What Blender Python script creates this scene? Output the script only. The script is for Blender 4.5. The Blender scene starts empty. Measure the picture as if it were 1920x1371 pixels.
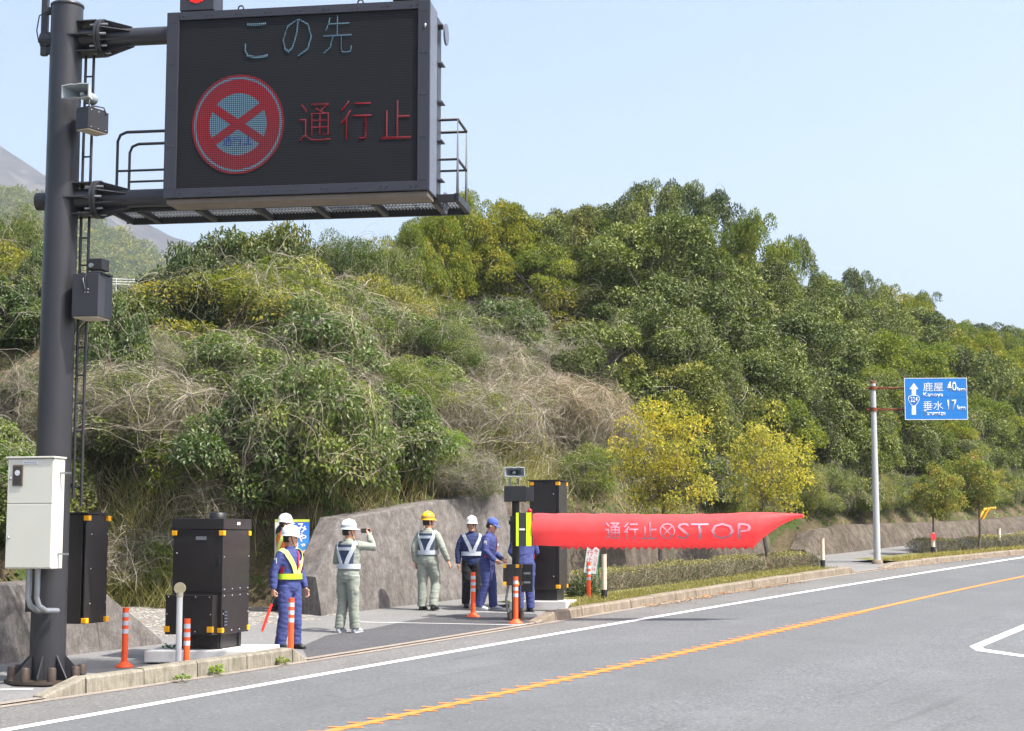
import bpy, bmesh, math, random
import numpy as np
from mathutils import Vector, Matrix, noise as mnoise

SC = bpy.context.scene
COL = SC.collection
RAD = math.radians

# ------------------------------------------------------------------ camera
F, CX, CY = 3000.0, 960.0, 685.5          # focal length and centre, in pixels of the photograph
EYE, GROUND_H = 1010.0, 867.0              # rows of the true horizon and of the sloping road's vanishing line
CAMZ = 2.78
PITCH = math.atan((EYE - CY) / F)
cam_d = bpy.data.cameras.new('camera')
cam = bpy.data.objects.new('camera', cam_d)
COL.objects.link(cam)
cam.location = (0, 0, CAMZ)
cam.rotation_euler = (math.pi / 2 + PITCH, 0, 0)
cam_d.sensor_width = 36.0
cam_d.lens = 36.0 * F / 1920.0
cam_d.clip_start = 0.1
cam_d.clip_end = 30000
SC.camera = cam

# ------------------------------------------------------------------ sky and sun
SUN_EL, SUN_AZ = RAD(57), RAD(-27)         # azimuth from +X, negative = towards the camera side
sun_dir = Vector((math.cos(SUN_EL) * math.cos(SUN_AZ), math.cos(SUN_EL) * math.sin(SUN_AZ), math.sin(SUN_EL)))
world = bpy.data.worlds.new('World')
SC.world = world
world.use_nodes = True
wn = world.node_tree
wn.nodes.clear()
sky = wn.nodes.new('ShaderNodeTexSky')
sky.sky_type = 'NISHITA'
sky.sun_disc = False
sky.sun_elevation = SUN_EL
sky.sun_rotation = math.atan2(sun_dir.x, sun_dir.y)
sky.altitude = 0.0
sky.air_density = 1.0
sky.dust_density = 4.6
sky.ozone_density = 1.6
bg = wn.nodes.new('ShaderNodeBackground')
bg.inputs['Strength'].default_value = 0.15
wo = wn.nodes.new('ShaderNodeOutputWorld')
wn.links.new(sky.outputs[0], bg.inputs[0])
wn.links.new(bg.outputs[0], wo.inputs[0])

sun_l = bpy.data.lights.new('sun', 'SUN')
sun_l.energy = 4.5
sun_l.angle = RAD(0.53)
sun_l.color = (1.0, 0.95, 0.87)
sun = bpy.data.objects.new('sun', sun_l)
COL.objects.link(sun)
sun.rotation_euler = sun_dir.to_track_quat('Z', 'Y').to_euler()
sun.location = sun_dir * 50

SC.view_settings.view_transform = 'Standard'
SC.view_settings.look = 'None'
SC.view_settings.exposure = 1.05
SC.view_settings.gamma = 1.0
SC.view_settings.use_curve_mapping = False
SC.render.engine = 'CYCLES'
SC.cycles.max_bounces = 6
SC.cycles.diffuse_bounces = 3
SC.cycles.glossy_bounces = 3
SC.cycles.transmission_bounces = 4
SC.cycles.transparent_max_bounces = 6
SC.cycles.volume_bounces = 0
SC.cycles.use_adaptive_sampling = True
SC.cycles.adaptive_threshold = 0.02
SC.cycles.use_denoising = True
SC.cycles.caustics_reflective = False
SC.cycles.caustics_refractive = False

# ------------------------------------------------------------------ pixel to place
_cp, _sp = math.cos(PITCH), math.sin(PITCH)
def ray(x, y):
    a, b = (x - CX) / F, (CY - y) / F
    return Vector((a, _cp - b * _sp, _sp + b * _cp))
_r = ray(CX, GROUND_H)
SLOPE = _r.z / _r.y                         # the road climbs away from the camera
def G(x, y, h=0.0):
    """point of the sloping road plane (plus h) seen at a pixel"""
    r = ray(x, y)
    k = (h - CAMZ) / (r.z - SLOPE * r.y)
    return Vector((r.x * k, r.y * k, CAMZ + r.z * k))
def PY(x, y, Y):
    """point at world distance Y seen at a pixel"""
    r = ray(x, y)
    k = Y / r.y
    return Vector((r.x * k, Y, CAMZ + r.z * k))
def project(p):
    v = Vector(p) - Vector((0, 0, CAMZ))
    dep = v.y * _cp + v.z * _sp
    return CX + F * v.x / dep, CY - F * (-v.y * _sp + v.z * _cp) / dep
def gz(Y):
    return SLOPE * Y

# road frame: t along the road (away), d uphill to its left
W0 = np.array((-3.2, 29.5))
UX, UY = 0.562, 0.827
NX, NY = -UY, UX
def td(X, Y):
    a, b = X - W0[0], Y - W0[1]
    return a * UX + b * UY, a * NX + b * NY
def xy(t, d):
    return W0[0] + t * UX + d * NX, W0[1] + t * UY + d * NY

# ------------------------------------------------------------------ object helpers
def tag(o, label=None, cat=None, group=None, kind=None):
    if label: o['label'] = label
    if cat: o['category'] = cat
    if group: o['group'] = group
    if kind: o['kind'] = kind
    return o
def empty(name, loc=(0, 0, 0), rz=0.0, label=None, cat=None, group=None):
    o = bpy.data.objects.new(name, None)
    o.empty_display_size = 0.2
    COL.objects.link(o)
    o.location = loc
    o.rotation_euler = (0, 0, rz)
    return tag(o, label, cat, group)
def link(name, mesh, parent=None, loc=None, rz=None):
    o = bpy.data.objects.new(name, mesh)
    COL.objects.link(o)
    if parent is not None: o.parent = parent
    if loc is not None: o.location = loc
    if rz is not None: o.rotation_euler = (0, 0, rz)
    return o
def copy_tree(o, parent=None):
    c = o.copy()
    COL.objects.link(c)
    c.parent = parent
    for ch in list(o.children):
        copy_tree(ch, c)
    return c
def smooth(mesh, on=True):
    mesh.polygons.foreach_set('use_smooth', [on] * len(mesh.polygons))
    return mesh

class MB:
    """collects simple shapes into one mesh"""
    def __init__(s):
        s.v, s.f, s.sm = [], [], []
    def add(s, verts, faces, M=None, sm=False):
        o = len(s.v)
        if M is not None: verts = [M @ Vector(p) for p in verts]
        s.v += [tuple(p) for p in verts]
        s.f += [tuple(i + o for i in f) for f in faces]
        s.sm += [sm] * len(faces)
        return s
    def box(s, c, size, M=None, rz=0.0):
        hx, hy, hz = size[0] / 2, size[1] / 2, size[2] / 2
        R = Matrix.Translation(c) @ Matrix.Rotation(rz, 4, 'Z')
        if M is not None: R = M @ R
        vs = [(x, y, z) for z in (-hz, hz) for y in (-hy, hy) for x in (-hx, hx)]
        fs = [(0, 2, 3, 1), (4, 5, 7, 6), (0, 1, 5, 4), (2, 6, 7, 3), (0, 4, 6, 2), (1, 3, 7, 5)]
        return s.add(vs, fs, R)
    def prism(s, poly, y0, y1, M=None):
        """poly in XZ, extruded along Y"""
        n = len(poly)
        vs = [(p[0], y0, p[1]) for p in poly] + [(p[0], y1, p[1]) for p in poly]
        fs = [tuple(range(n)), tuple(range(2 * n - 1, n - 1, -1))]
        fs += [(i, i + n, (i + 1) % n + n, (i + 1) % n) for i in range(n)]
        return s.add(vs, fs, M)
    def tube(s, pts, rad, n=8, cap=True, M=None):
        pts = [Vector(p) for p in pts]
        if not hasattr(rad, '__len__'): rad = [rad] * len(pts)
        vs, fs = [], []
        ref = None
        for i, p in enumerate(pts):
            a = pts[max(i - 1, 0)]; b = pts[min(i + 1, len(pts) - 1)]
            tn = (b - a)
            tn = tn.normalized() if tn.length > 1e-9 else Vector((0, 0, 1))
            if ref is None:
                ref = tn.orthogonal().normalized()
            ref = (ref - tn * ref.dot(tn))
            ref = ref.normalized() if ref.length > 1e-6 else tn.orthogonal().normalized()
            bi = tn.cross(ref)
            for k in range(n):
                a_ = 2 * math.pi * k / n
                vs.append(p + (ref * math.cos(a_) + bi * math.sin(a_)) * rad[i])
        for i in range(len(pts) - 1):
            for k in range(n):
                k2 = (k + 1) % n
                fs.append((i * n + k, i * n + k2, (i + 1) * n + k2, (i + 1) * n + k))
        s.add(vs, fs, M, sm=True)
        if cap:
            o = len(vs) - n
            s.add(vs[:n], [tuple(range(n - 1, -1, -1))], M)
            s.add(vs[o:], [tuple(range(n))], M)
        return s
    def lathe(s, prof, n=20, M=None, cap=True):
        """prof: list of (r, z)"""
        vs, fs = [], []
        for r, z in prof:
            for k in range(n):
                a = 2 * math.pi * k / n
                vs.append((r * math.cos(a), r * math.sin(a), z))
        for i in range(len(prof) - 1):
            for k in range(n):
                k2 = (k + 1) % n
                fs.append((i * n + k, i * n + k2, (i + 1) * n + k2, (i + 1) * n + k))
        s.add(vs, fs, M, sm=True)
        if cap:
            s.add(vs[:n], [tuple(range(n - 1, -1, -1))], M)
            s.add(vs[-n:], [tuple(range(n))], M)
        return s
    def ball(s, c, r, n=10, m=7, M=None):
        r = r if hasattr(r, '__len__') else (r, r, r)
        vs, fs = [], []
        for j in range(m + 1):
            th = math.pi * j / m
            for k in range(n):
                a = 2 * math.pi * k / n
                vs.append((c[0] + r[0] * math.sin(th) * math.cos(a), c[1] + r[1] * math.sin(th) * math.sin(a), c[2] - r[2] * math.cos(th)))
        for j in range(m):
            for k in range(n):
                k2 = (k + 1) % n
                fs.append((j * n + k, j * n + k2, (j + 1) * n + k2, (j + 1) * n + k))
        return s.add(vs, fs, M, sm=True)
    def mesh(s, name, mat=None):
        me = bpy.data.meshes.new(name)
        me.from_pydata(s.v, [], s.f)
        me.polygons.foreach_set('use_smooth', s.sm)
        me.validate()
        if mat: me.materials.append(mat)
        return me
    def build(s, name, mat, parent=None, bevel=0.0, loc=None, rz=None):
        o = link(name, s.mesh(name, mat), parent, loc, rz)
        if bevel:
            m = o.modifiers.new('bevel', 'BEVEL')
            m.width = bevel; m.segments = 2; m.limit_method = 'ANGLE'; m.angle_limit = RAD(50)
        return o

def fast_mesh(name, V, Fq, mat=None, rnd=None, smooth_on=False):
    """V (n,3), Fq (m,k) with the same number of corners everywhere"""
    V = np.ascontiguousarray(V, np.float32); Fq = np.ascontiguousarray(Fq, np.int32)
    me = bpy.data.meshes.new(name)
    me.vertices.add(len(V)); me.vertices.foreach_set('co', V.ravel())
    k = Fq.shape[1]
    me.loops.add(Fq.size); me.loops.foreach_set('vertex_index', Fq.ravel())
    me.polygons.add(len(Fq))
    me.polygons.foreach_set('loop_start', np.arange(0, Fq.size, k, dtype=np.int32))
    me.polygons.foreach_set('loop_total', np.full(len(Fq), k, np.int32))
    me.polygons.foreach_set('use_smooth', np.full(len(Fq), smooth_on))
    if rnd is not None:
        at = me.attributes.new('rnd', 'FLOAT', 'POINT')
        at.data.foreach_set('value', np.ascontiguousarray(rnd, np.float32))
    me.update(calc_edges=True)
    if mat: me.materials.append(mat)
    return me

# ------------------------------------------------------------------ materials
def srgb(r, g, b):
    return tuple(((c / 255 + 0.055) / 1.055) ** 2.4 if c / 255 > 0.04045 else c / 255 / 12.92 for c in (r, g, b))
class NT:
    def __init__(s, name):
        s.m = bpy.data.materials.new(name)
        s.m.use_nodes = True
        s.t = s.m.node_tree
        s.b = s.t.nodes['Principled BSDF']
        s.out = s.t.nodes['Material Output']
        s.tc = s.t.nodes.new('ShaderNodeTexCoord')
    def n(s, typ, **kw):
        nd = s.t.nodes.new('ShaderNode' + typ)
        for k, v in kw.items(): setattr(nd, k, v)
        return nd
    def l(s, a, b): s.t.links.new(a, b)
    def coord(s, kind='Object', scale=None):
        o = s.tc.outputs[kind]
        if scale is None: return o
        mp = s.n('Mapping'); mp.inputs['Scale'].default_value = scale
        s.l(o, mp.inputs[0])
        return mp.outputs[0]
    def noise(s, scale, detail=4, rough=0.55, vec=None):
        nd = s.n('TexNoise'); nd.inputs['Scale'].default_value = scale
        nd.inputs['Detail'].default_value = detail; nd.inputs['Roughness'].default_value = rough
        s.l(vec if vec is not None else s.coord(), nd.inputs['Vector'])
        return nd.outputs['Fac']
    def ramp(s, fac, stops, interp='LINEAR'):
        nd = s.n('ValToRGB'); cr = nd.color_ramp; cr.interpolation = interp
        while len(cr.elements) < len(stops): cr.elements.new(0.5)
        for e, (p, c) in zip(cr.elements, stops):
            e.position = p; e.color = (c[0], c[1], c[2], 1) if hasattr(c, '__len__') else (c, c, c, 1)
        s.l(fac, nd.inputs[0])
        return nd.outputs[0]
    def mix(s, fac, a, b, mode='MIX'):
        nd = s.n('Mix', data_type='RGBA', blend_type=mode)
        for sock, val in ((nd.inputs[0], fac), (nd.inputs[6], a), (nd.inputs[7], b)):
            if hasattr(val, 'is_output'): s.l(val, sock)
            elif hasattr(val, '__len__'): sock.default_value = (val[0], val[1], val[2], 1)
            else: sock.default_value = val
        return nd.outputs[2]
    def math(s, op, a, b=None, c=None):
        nd = s.n('Math', operation=op)
        for i, val in enumerate((a, b, c)):
            if val is None: continue
            if hasattr(val, 'is_output'): s.l(val, nd.inputs[i])
            else: nd.inputs[i].default_value = val
        return nd.outputs[0]
    def bump(s, h, strength=0.3, dist=0.02):
        nd = s.n('Bump'); nd.inputs['Strength'].default_value = strength; nd.inputs['Distance'].default_value = dist
        s.l(h, nd.inputs['Height']); s.l(nd.outputs[0], s.b.inputs['Normal'])
    def set(s, color=None, rough=None, metal=None, spec=None):
        for k, v in (('Base Color', color), ('Roughness', rough), ('Metallic', metal), ('Specular IOR Level', spec)):
            if v is None: continue
            if hasattr(v, 'is_output'): s.l(v, s.b.inputs[k])
            elif hasattr(v, '__len__'): s.b.inputs[k].default_value = (v[0], v[1], v[2], 1)
            else: s.b.inputs[k].default_value = v
        return s
    def attr(s, name='rnd'):
        nd = s.n('Attribute', attribute_name=name)
        return nd.outputs['Fac']
    def obj_random(s):
        return s.n('ObjectInfo').outputs['Random']

def plain(name, c, rough=0.5, metal=0.0, var=0.12, scale=6.0, bump=0.0, bscale=60.0, spec=0.5):
    """one colour with soft mottling, for painted or moulded things"""
    N = NT(name)
    f = N.noise(scale, 5, 0.6)
    hi = tuple(min(1, x * (1 + var)) for x in c); lo = tuple(x * (1 - var) for x in c)
    N.set(N.ramp(f, [(0.3, lo), (0.7, hi)]), N.ramp(N.noise(scale * 2.3), [(0.3, max(0, rough - 0.06)), (0.7, min(1, rough + 0.08))]), metal, spec)
    if bump: N.bump(N.noise(bscale, 4), bump, 0.004)
    return N.m

def leafmat(name, stops, rough=0.45, trans=0.3, spec=0.5, vary=1.0):
    """stops: colour ramp over a per-leaf random number; a whole plant is shifted a little by its own random number"""
    N = NT(name)
    c = N.ramp(N.attr(), stops)
    orn = N.obj_random()
    c2 = N.mix(1.0, c, N.ramp(orn, [(0, (1 - 0.4 * vary, 1 - 0.3 * vary, 1 - 0.4 * vary)), (0.35, (1.0, 1.02, 1.0)), (0.6, (1 + 0.1 * vary, 1 + 0.12 * vary, 1 - 0.1 * vary)), (0.85, (1 + 0.3 * vary, 1 + 0.22 * vary, 1 - 0.1 * vary)), (1, (1 + 0.5 * vary, 1 + 0.25 * vary, 1 - 0.2 * vary))]), 'MULTIPLY')
    N.set(c2, rough, 0.0, spec)
    tr = N.n('BsdfTranslucent')
    N.l(N.mix(1.0, c2, (1.5, 1.6, 0.7), 'MULTIPLY'), tr.inputs[0])
    mx = N.n('MixShader'); mx.inputs[0].default_value = trans
    N.l(N.b.outputs[0], mx.inputs[1]); N.l(tr.outputs[0], mx.inputs[2]); N.l(mx.outputs[0], N.out.inputs[0])
    return N.m
# ------------------------------------------------------------------ ground, hill and road
def sstep(a, b, x):
    x = np.clip((x - a) / (b - a), 0, 1)
    return x * x * (3 - 2 * x)
T_D0 = ([-60, -6.6, -5.3, -1.4, 0.1, 0.8, 18.0, 18.8, 21.6, 22.4, 400], [-0.55, -0.55, 5.0, 4.6, 2.0, 0.66, 0.6, 1.2, 1.2, 0.58, 0.58])
T_WH = ([-60, -6.6, -5.2, -1.4, 1.2, 6.0, 9, 18.0, 19.0, 21.5, 22.5, 28, 40, 400], [1.0, 1.0, 0.05, 0.15, 1.66, 2.08, 1.55, 1.05, 0.45, 0.45, 0.76, 0.72, 0.52, 0.5])
T_HR = ([-60, -20, 0, 11, 17, 24, 30, 36, 43, 60, 80, 400], [4.8, 5.0, 4.7, 4.8, 5.7, 7.0, 8.0, 7.6, 6.2, 6.9, 6.6, 6.0])
def terrain(X, Y):
    X = np.asarray(X, float); Y = np.asarray(Y, float)
    t, d = td(X, Y)
    base = SLOPE * np.clip(Y, -60, 150)
    d0 = np.interp(t, *T_D0)
    wdt = np.interp(t, [0.2, 1.4], [1.7, 0.16])
    wh = np.interp(t, *T_WH) * sstep(0, 1, (d - d0 + 0.06) / (wdt + 0.06))
    q = np.clip((d - d0) / 14.0, 0, 1)
    hill = np.interp(t, *T_HR) * (1 - (1 - q) ** 1.7) + np.clip(d - 15, 0, 200) * 0.06
    lump = (0.28 * np.sin(X * 0.9 + 1.3) * np.sin(Y * 0.8) + 0.2 * np.sin(X * 2.1 + Y * 1.3)) * sstep(0.5, 4, d - d0)
    return base + np.where(d - d0 > -0.06, wh + hill + lump, 0) + np.where(d < d0, -0.03, 0)
def hit_terrain(x, y, far=140.0):
    """where the ray of a pixel meets the hillside"""
    r = ray(x, y)
    ks = np.arange(20, far, 0.1)
    z = CAMZ + r.z * ks / r.y
    zz = terrain(r.x / r.y * ks, ks)
    i = int(np.argmax(zz > z)) if np.any(zz > z) else len(ks) - 1
    Y = ks[i]
    return np.array((r.x / r.y * Y, Y, terrain(r.x / r.y * Y, Y)))

def ground_mat():
    N = NT('hill_soil')
    f = N.noise(0.8, 6, 0.65)
    c = N.ramp(f, [(0.3, (0.055, 0.05, 0.026)), (0.5, (0.11, 0.085, 0.05)), (0.7, (0.2, 0.16, 0.1))])
    c = N.mix(N.ramp(N.noise(2.3, 5), [(0.5, 0.0), (0.62, 1.0)]), c, (0.06, 0.085, 0.022))
    N.set(c, 0.95, 0, 0.2)
    N.bump(N.noise(9, 6, 0.7), 0.8, 0.12)
    return N.m
ts = np.concatenate([np.arange(-400, -30, 20), np.arange(-30, -8, 0.7), np.arange(-8, 1.6, 0.2), np.arange(1.6, 90, 0.6), np.arange(90, 300, 8), [420]])
ds = np.concatenate([np.arange(-300, -20, 20), np.arange(-20, -1, 1.0), np.arange(-1, 1.6, 0.08), np.arange(1.6, 7, 0.25), np.arange(7, 30, 0.7), np.arange(30, 260, 12)])
TT, DD = np.meshgrid(ts, ds, indexing='ij')
XX, YY = xy(TT, DD)
ZZ = terrain(XX, YY)
nt, nd_ = TT.shape
idx = np.arange(nt * nd_).reshape(nt, nd_)
quads = np.stack([idx[:-1, :-1], idx[1:, :-1], idx[1:, 1:], idx[:-1, 1:]], -1).reshape(-1, 4)
ground = link('ground', fast_mesh('ground', np.stack([XX, YY, ZZ], -1).reshape(-1, 3), quads, ground_mat(), smooth_on=True))
tag(ground, kind='structure')

# lines of the road, read off the photograph on the road plane, as d(t)
def line_fit(pix, deg=2):
    P = [G(*p) for p in pix]
    t, d = td(np.array([p.x for p in P]), np.array([p.y for p in P]))
    c = np.polyfit(t, d, deg)
    dc = np.polyder(c)
    a, b = t.min() - 1, t.max() + 8
    def fn(x):
        x = np.asarray(x, float)
        xc = np.clip(x, a, b)
        return np.polyval(c, xc) + np.polyval(dc, xc) * (x - xc)
    return fn
L_white = line_fit([(0, 1369), (280, 1320), (720, 1247), (1050, 1190), (1216, 1160.5), (1620, 1089), (1920, 1046)])
L_orange = line_fit([(640, 1367), (900, 1309), (1144, 1255), (1382, 1201), (1612, 1148), (1920, 1081)], 3)
L_kerb = line_fit([(70, 1311), (280, 1288), (575, 1239), (1045, 1161), (1250, 1131), (1420, 1104), (1600, 1074), (1760, 1055), (1920, 1039)], 3)

def ribbon(name, fa, fb, t0, t1, h, mat, step=0.5, kind='structure', cross=2):
    t = np.arange(t0, t1 + step, step)
    V = []
    for w in np.linspace(0, 1, cross):
        d = fa(t) * (1 - w) + fb(t) * w
        X, Y = xy(t, d)
        V.append(np.stack([X, Y, SLOPE * Y + h], -1))
    V = np.stack(V, 1)
    n = len(t); i = np.arange(n * cross).reshape(n, cross)
    q = np.stack([i[:-1, :-1], i[:-1, 1:], i[1:, 1:], i[1:, :-1]], -1).reshape(-1, 4)
    o = link(name, fast_mesh(name, V.reshape(-1, 3), q[:, ::-1], mat))
    return tag(o, kind=kind) if kind else o

def asphalt(name, lo, hi, tracks=False, agg=0.5):
    N = NT(name)
    big = N.noise(0.35, 5, 0.6)
    fine = N.noise(20, 4, 0.85)
    spk = N.n('TexVoronoi'); spk.inputs['Scale'].default_value = 38
    N.l(N.coord(), spk.inputs['Vector'])
    c = N.ramp(fine, [(0.38, lo), (0.62, hi)])
    c = N.mix(N.ramp(big, [(0.3, 0.0), (0.75, 0.35)]), c, tuple(x * 0.72 for x in lo))
    c = N.mix(N.ramp(spk.outputs['Color'], [(0.86, 0.0), (0.9, agg)]), c, (0.36, 0.36, 0.37))
    st = N.noise(0.8, 5, 0.7)
    c = N.mix(N.ramp(st, [(0.45, 0.0), (0.7, 0.18)]), c, tuple(min(1, x * 1.35) for x in hi))
    if tracks:      # worn wheel tracks, drips and sealed cracks run along the road
        mp = N.n('Mapping'); mp.inputs['Rotation'].default_value = (0, 0, math.atan2(UX, UY))
        N.l(N.coord(), mp.inputs[0])
        m2 = N.n('Mapping'); m2.inputs['Scale'].default_value = (1.0, 0.035, 1.0); N.l(mp.outputs[0], m2.inputs[0])
        lane = N.noise(0.75, 2, 0.4, m2.outputs[0])
        c = N.mix(N.ramp(lane, [(0.42, 0.0), (0.58, 0.4)]), c, tuple(x * 0.62 for x in hi))
        drip = N.noise(3.5, 4, 0.7, m2.outputs[0])
        c = N.mix(N.ramp(drip, [(0.6, 0.0), (0.72, 0.3)]), c, tuple(x * 0.5 for x in lo))
        cr = N.n('TexVoronoi', feature='DISTANCE_TO_EDGE'); cr.inputs['Scale'].default_value = 0.22
        wv = N.n('Mix', data_type='RGBA'); wv.inputs[0].default_value = 0.12
        N.l(N.coord(), wv.inputs[6])
        nz = N.n('TexNoise'); nz.inputs['Scale'].default_value = 1.5; N.l(N.coord(), nz.inputs['Vector']); N.l(nz.outputs['Color'], wv.inputs[7])
        N.l(wv.outputs[2], cr.inputs['Vector'])
        ck = N.math('MULTIPLY', N.ramp(cr.outputs['Distance'], [(0.0, 1.0), (0.003, 0.0)]), N.ramp(N.noise(0.25, 3), [(0.56, 0.0), (0.66, 0.35)]))
        c = N.mix(ck, c, (0.03, 0.03, 0.032))
    N.set(c, 0.88, 0, 0.3)
    N.bump(N.noise(110, 3, 0.7), 0.5, 0.006)
    return N.m
M_road = asphalt('road_asphalt', (0.082, 0.088, 0.092), (0.172, 0.18, 0.186), True, 0.3)
M_shoulder = asphalt('shoulder_asphalt', (0.1, 0.098, 0.095), (0.2, 0.196, 0.19), agg=0.3)
M_pave = asphalt('pavement_asphalt', (0.15, 0.148, 0.145), (0.225, 0.222, 0.218), agg=0.35)
M_patch = asphalt('patch_asphalt', (0.062, 0.062, 0.066), (0.1, 0.1, 0.105), agg=0.2)
road = ribbon('road', lambda t: L_white(t) + 0.05, lambda t: L_white(t) - 22 + 0 * t, -60, 120, 0.0, M_road, 1.0)
shoulder = ribbon('road_shoulder', lambda t: L_kerb(t) + 0.1, lambda t: L_white(t) + 0.05, -60, 120, 0.0, M_shoulder, 1.0)
pave = ribbon('pavement', lambda t: np.interp(t, *T_D0) + 0.35 + np.where((t > -6) & (t < 0), 0.7, 0), lambda t: L_kerb(t) + 0.1, -60, 120, 0.012, M_pave, 0.25)

def paint(name, c, worn=0.45):
    N = NT(name)
    f = N.noise(14, 5, 0.75)
    f2 = N.noise(90, 3, 0.7)
    s = N.math('ADD', N.math('MULTIPLY', f, 0.7), N.math('MULTIPLY', f2, 0.3))
    col = N.ramp(s, [(worn - 0.12, (0.2, 0.2, 0.2)), (worn - 0.04, tuple(x * 0.8 for x in c)), (worn + 0.2, c)])
    N.set(col, 0.75, 0, 0.35)
    N.bump(f2, 0.3, 0.003)
    return N.m
M_white = paint('white_road_paint', (0.8, 0.8, 0.78), 0.34)
M_orange = paint('orange_road_paint', (0.66, 0.235, 0.05), 0.38)
edge = ribbon('edge_line', lambda t: L_white(t) + 0.075, lambda t: L_white(t) - 0.075, -40, 110, 0.005, M_white, 0.4, None)
tag(edge, 'white painted edge line along the left side of the road', 'road marking')
centre = empty('centre_line', G(1144, 1255, 0.0), 0, 'orange painted centre line with slanted rumble bars', 'road marking')
def to_child(o, par):
    o.parent = par
    o.matrix_parent_inverse = par.matrix_basis.inverted()
    return o
to_child(ribbon('stripe', lambda t: L_orange(t) + 0.065, lambda t: L_orange(t) - 0.065, -40, 110, 0.005, M_orange, 0.4, None), centre)
# slanted bars across the stripe on the near stretch
t_bar = np.arange(-22, 6, 0.33)
nb = 0
bar_mesh = MB().add([(-0.19, 0.014, 0), (0.19, -0.044, 0), (0.19, -0.014, 0.0), (-0.19, 0.044, 0.0),
                     (-0.18, 0.017, 0.007), (0.18, -0.038, 0.007), (0.18, -0.018, 0.007), (-0.18, 0.037, 0.007)],
                    [(4, 5, 6, 7), (0, 1, 5, 4), (1, 2, 6, 5), (2, 3, 7, 6), (3, 0, 4, 7)]).mesh('rumble_bar', M_orange)
for tb in t_bar:
    X, Y = xy(tb, float(L_orange(tb)))
    o = link('rumble_bar', bar_mesh)
    o.location = (X, Y, SLOPE * Y + 0.006)
    o.rotation_euler = (SLOPE, 0, RAD(4))
    to_child(o, centre)

# nose of the painted island beyond the far lane
def ground_poly(name, pix, h, mat, thick=0.0):
    P = [G(*p, h) if not isinstance(p, Vector) else p for p in pix]
    me = bpy.data.meshes.new(name)
    me.from_pydata([tuple(p) for p in P], [], [tuple(range(len(P)))])
    me.materials.append(mat)
    if me.polygons[0].normal.z < 0: me.flip_normals()
    return link(name, me)
def beyond(a, b, k, h):
    A, B = G(*a, h), G(*b, h)
    return B + (B - A) * k
isl = empty('island_marking', G(1830, 1214, 0), 0, 'white painted pointed nose of the road island', 'road marking')
h5 = 0.005
to_child(ground_poly('line', [(1818, 1212), (1920, 1170.5), beyond((1818, 1212), (1920, 1170.5), 2, h5), beyond((1841, 1213), (1920, 1180), 2.2, h5), (1920, 1180), (1848, 1210), (1841, 1213)], h5, M_white), isl)
to_child(ground_poly('line', [(1818, 1212), (1841, 1213), (1846, 1217), (1920, 1228), beyond((1846, 1217), (1920, 1228), 2, h5), beyond((1831, 1220), (1920, 1232), 1.7, h5), (1920, 1232), (1831, 1220)], h5, M_white), isl)

patch = ground_poly('pavement_patch', [(578, 1236), (566, 1212), (610, 1192), (700, 1178), (770, 1163), (850, 1152), (1000, 1143), (1010, 1158), (985, 1170)], 0.017, M_patch)
tag(patch, kind='structure')
def strip(name, a, b, w, h, mat, label, cat):
    A, B = G(*a, h), G(*b, h)
    n = Vector((-(B - A).y, (B - A).x, 0)).normalized() * w / 2
    off = Vector((0, 0, 0))
    P = [A - n, B - n, B + n, A + n]
    for p in P: p.z = SLOPE * p.y + h
    o = ground_poly(name, P, h, mat)
    return tag(o, label, cat)
strip('pavement_line', (668, 1166), (985, 1172), 0.045, 0.022, M_white, 'thin worn white line across the dark pavement patch', 'line marking')
strip('pavement_line', (893, 1147), (1004, 1150), 0.045, 0.022, M_white, 'short thin white line beside the feet at the barrier post', 'line marking')
strip('pavement_line', (-60, 1294), (62, 1292), 0.09, 0.018, M_white, 'white line on the pavement before the sign pole base', 'line marking')

# ------------------------------------------------------------------ kerbs, each stone on its own
def concrete(name, lo, hi, stain=(0.09, 0.075, 0.055), streak=0.5, sc=1.0, moss=0.0):
    N = NT(name)
    c = N.ramp(N.noise(3.0 * sc, 7, 0.7), [(0.28, lo), (0.72, hi)])
    big = N.noise(0.7 * sc, 5, 0.65)
    st = N.noise(2.2 * sc, 6, 0.7, N.coord('Object', (1.6, 1.6, 0.22)))
    c = N.mix(N.ramp(st, [(0.46, 0.0), (0.72, streak)]), c, stain)
    c = N.mix(N.ramp(big, [(0.42, 0.0), (0.7, streak * 0.8)]), c, tuple(x * 1.5 for x in stain))
    if moss: c = N.mix(N.ramp(N.noise(1.7 * sc, 6), [(0.52, 0.0), (0.7, moss)]), c, (0.05, 0.065, 0.02))
    fs = N.noise(1.0, 5, 0.75, N.coord('Object', (14 * sc, 14 * sc, 0.9 * sc)))
    c = N.mix(N.ramp(fs, [(0.48, 0.0), (0.62, 0.5)]), c, stain)
    c = N.mix(N.ramp(fs, [(0.3, 0.45), (0.42, 0.0)]), c, hi)
    wh = N.noise(16 * sc, 6, 0.8)
    c = N.mix(N.ramp(wh, [(0.6, 0.0), (0.7, 0.7)]), c, (0.55, 0.53, 0.5))
    c = N.mix(N.ramp(N.noise(11 * sc, 6, 0.8), [(0.3, 0.75), (0.42, 0.0)]), c, tuple(x * 0.6 for x in stain))
    N.set(c, 0.92, 0, 0.2)
    N.bump(N.noise(26 * sc, 8, 0.75), 0.6, 0.014)
    return N.m
M_kerb = concrete('kerb_concrete', (0.21, 0.19, 0.145), (0.37, 0.34, 0.28), (0.1, 0.09, 0.07), 0.5, 2.0, 0.35)
M_kerb2 = concrete('kerb_concrete_tan', (0.2, 0.165, 0.125), (0.33, 0.28, 0.22), (0.1, 0.08, 0.06), 0.4, 2.0, 0.2)
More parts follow.
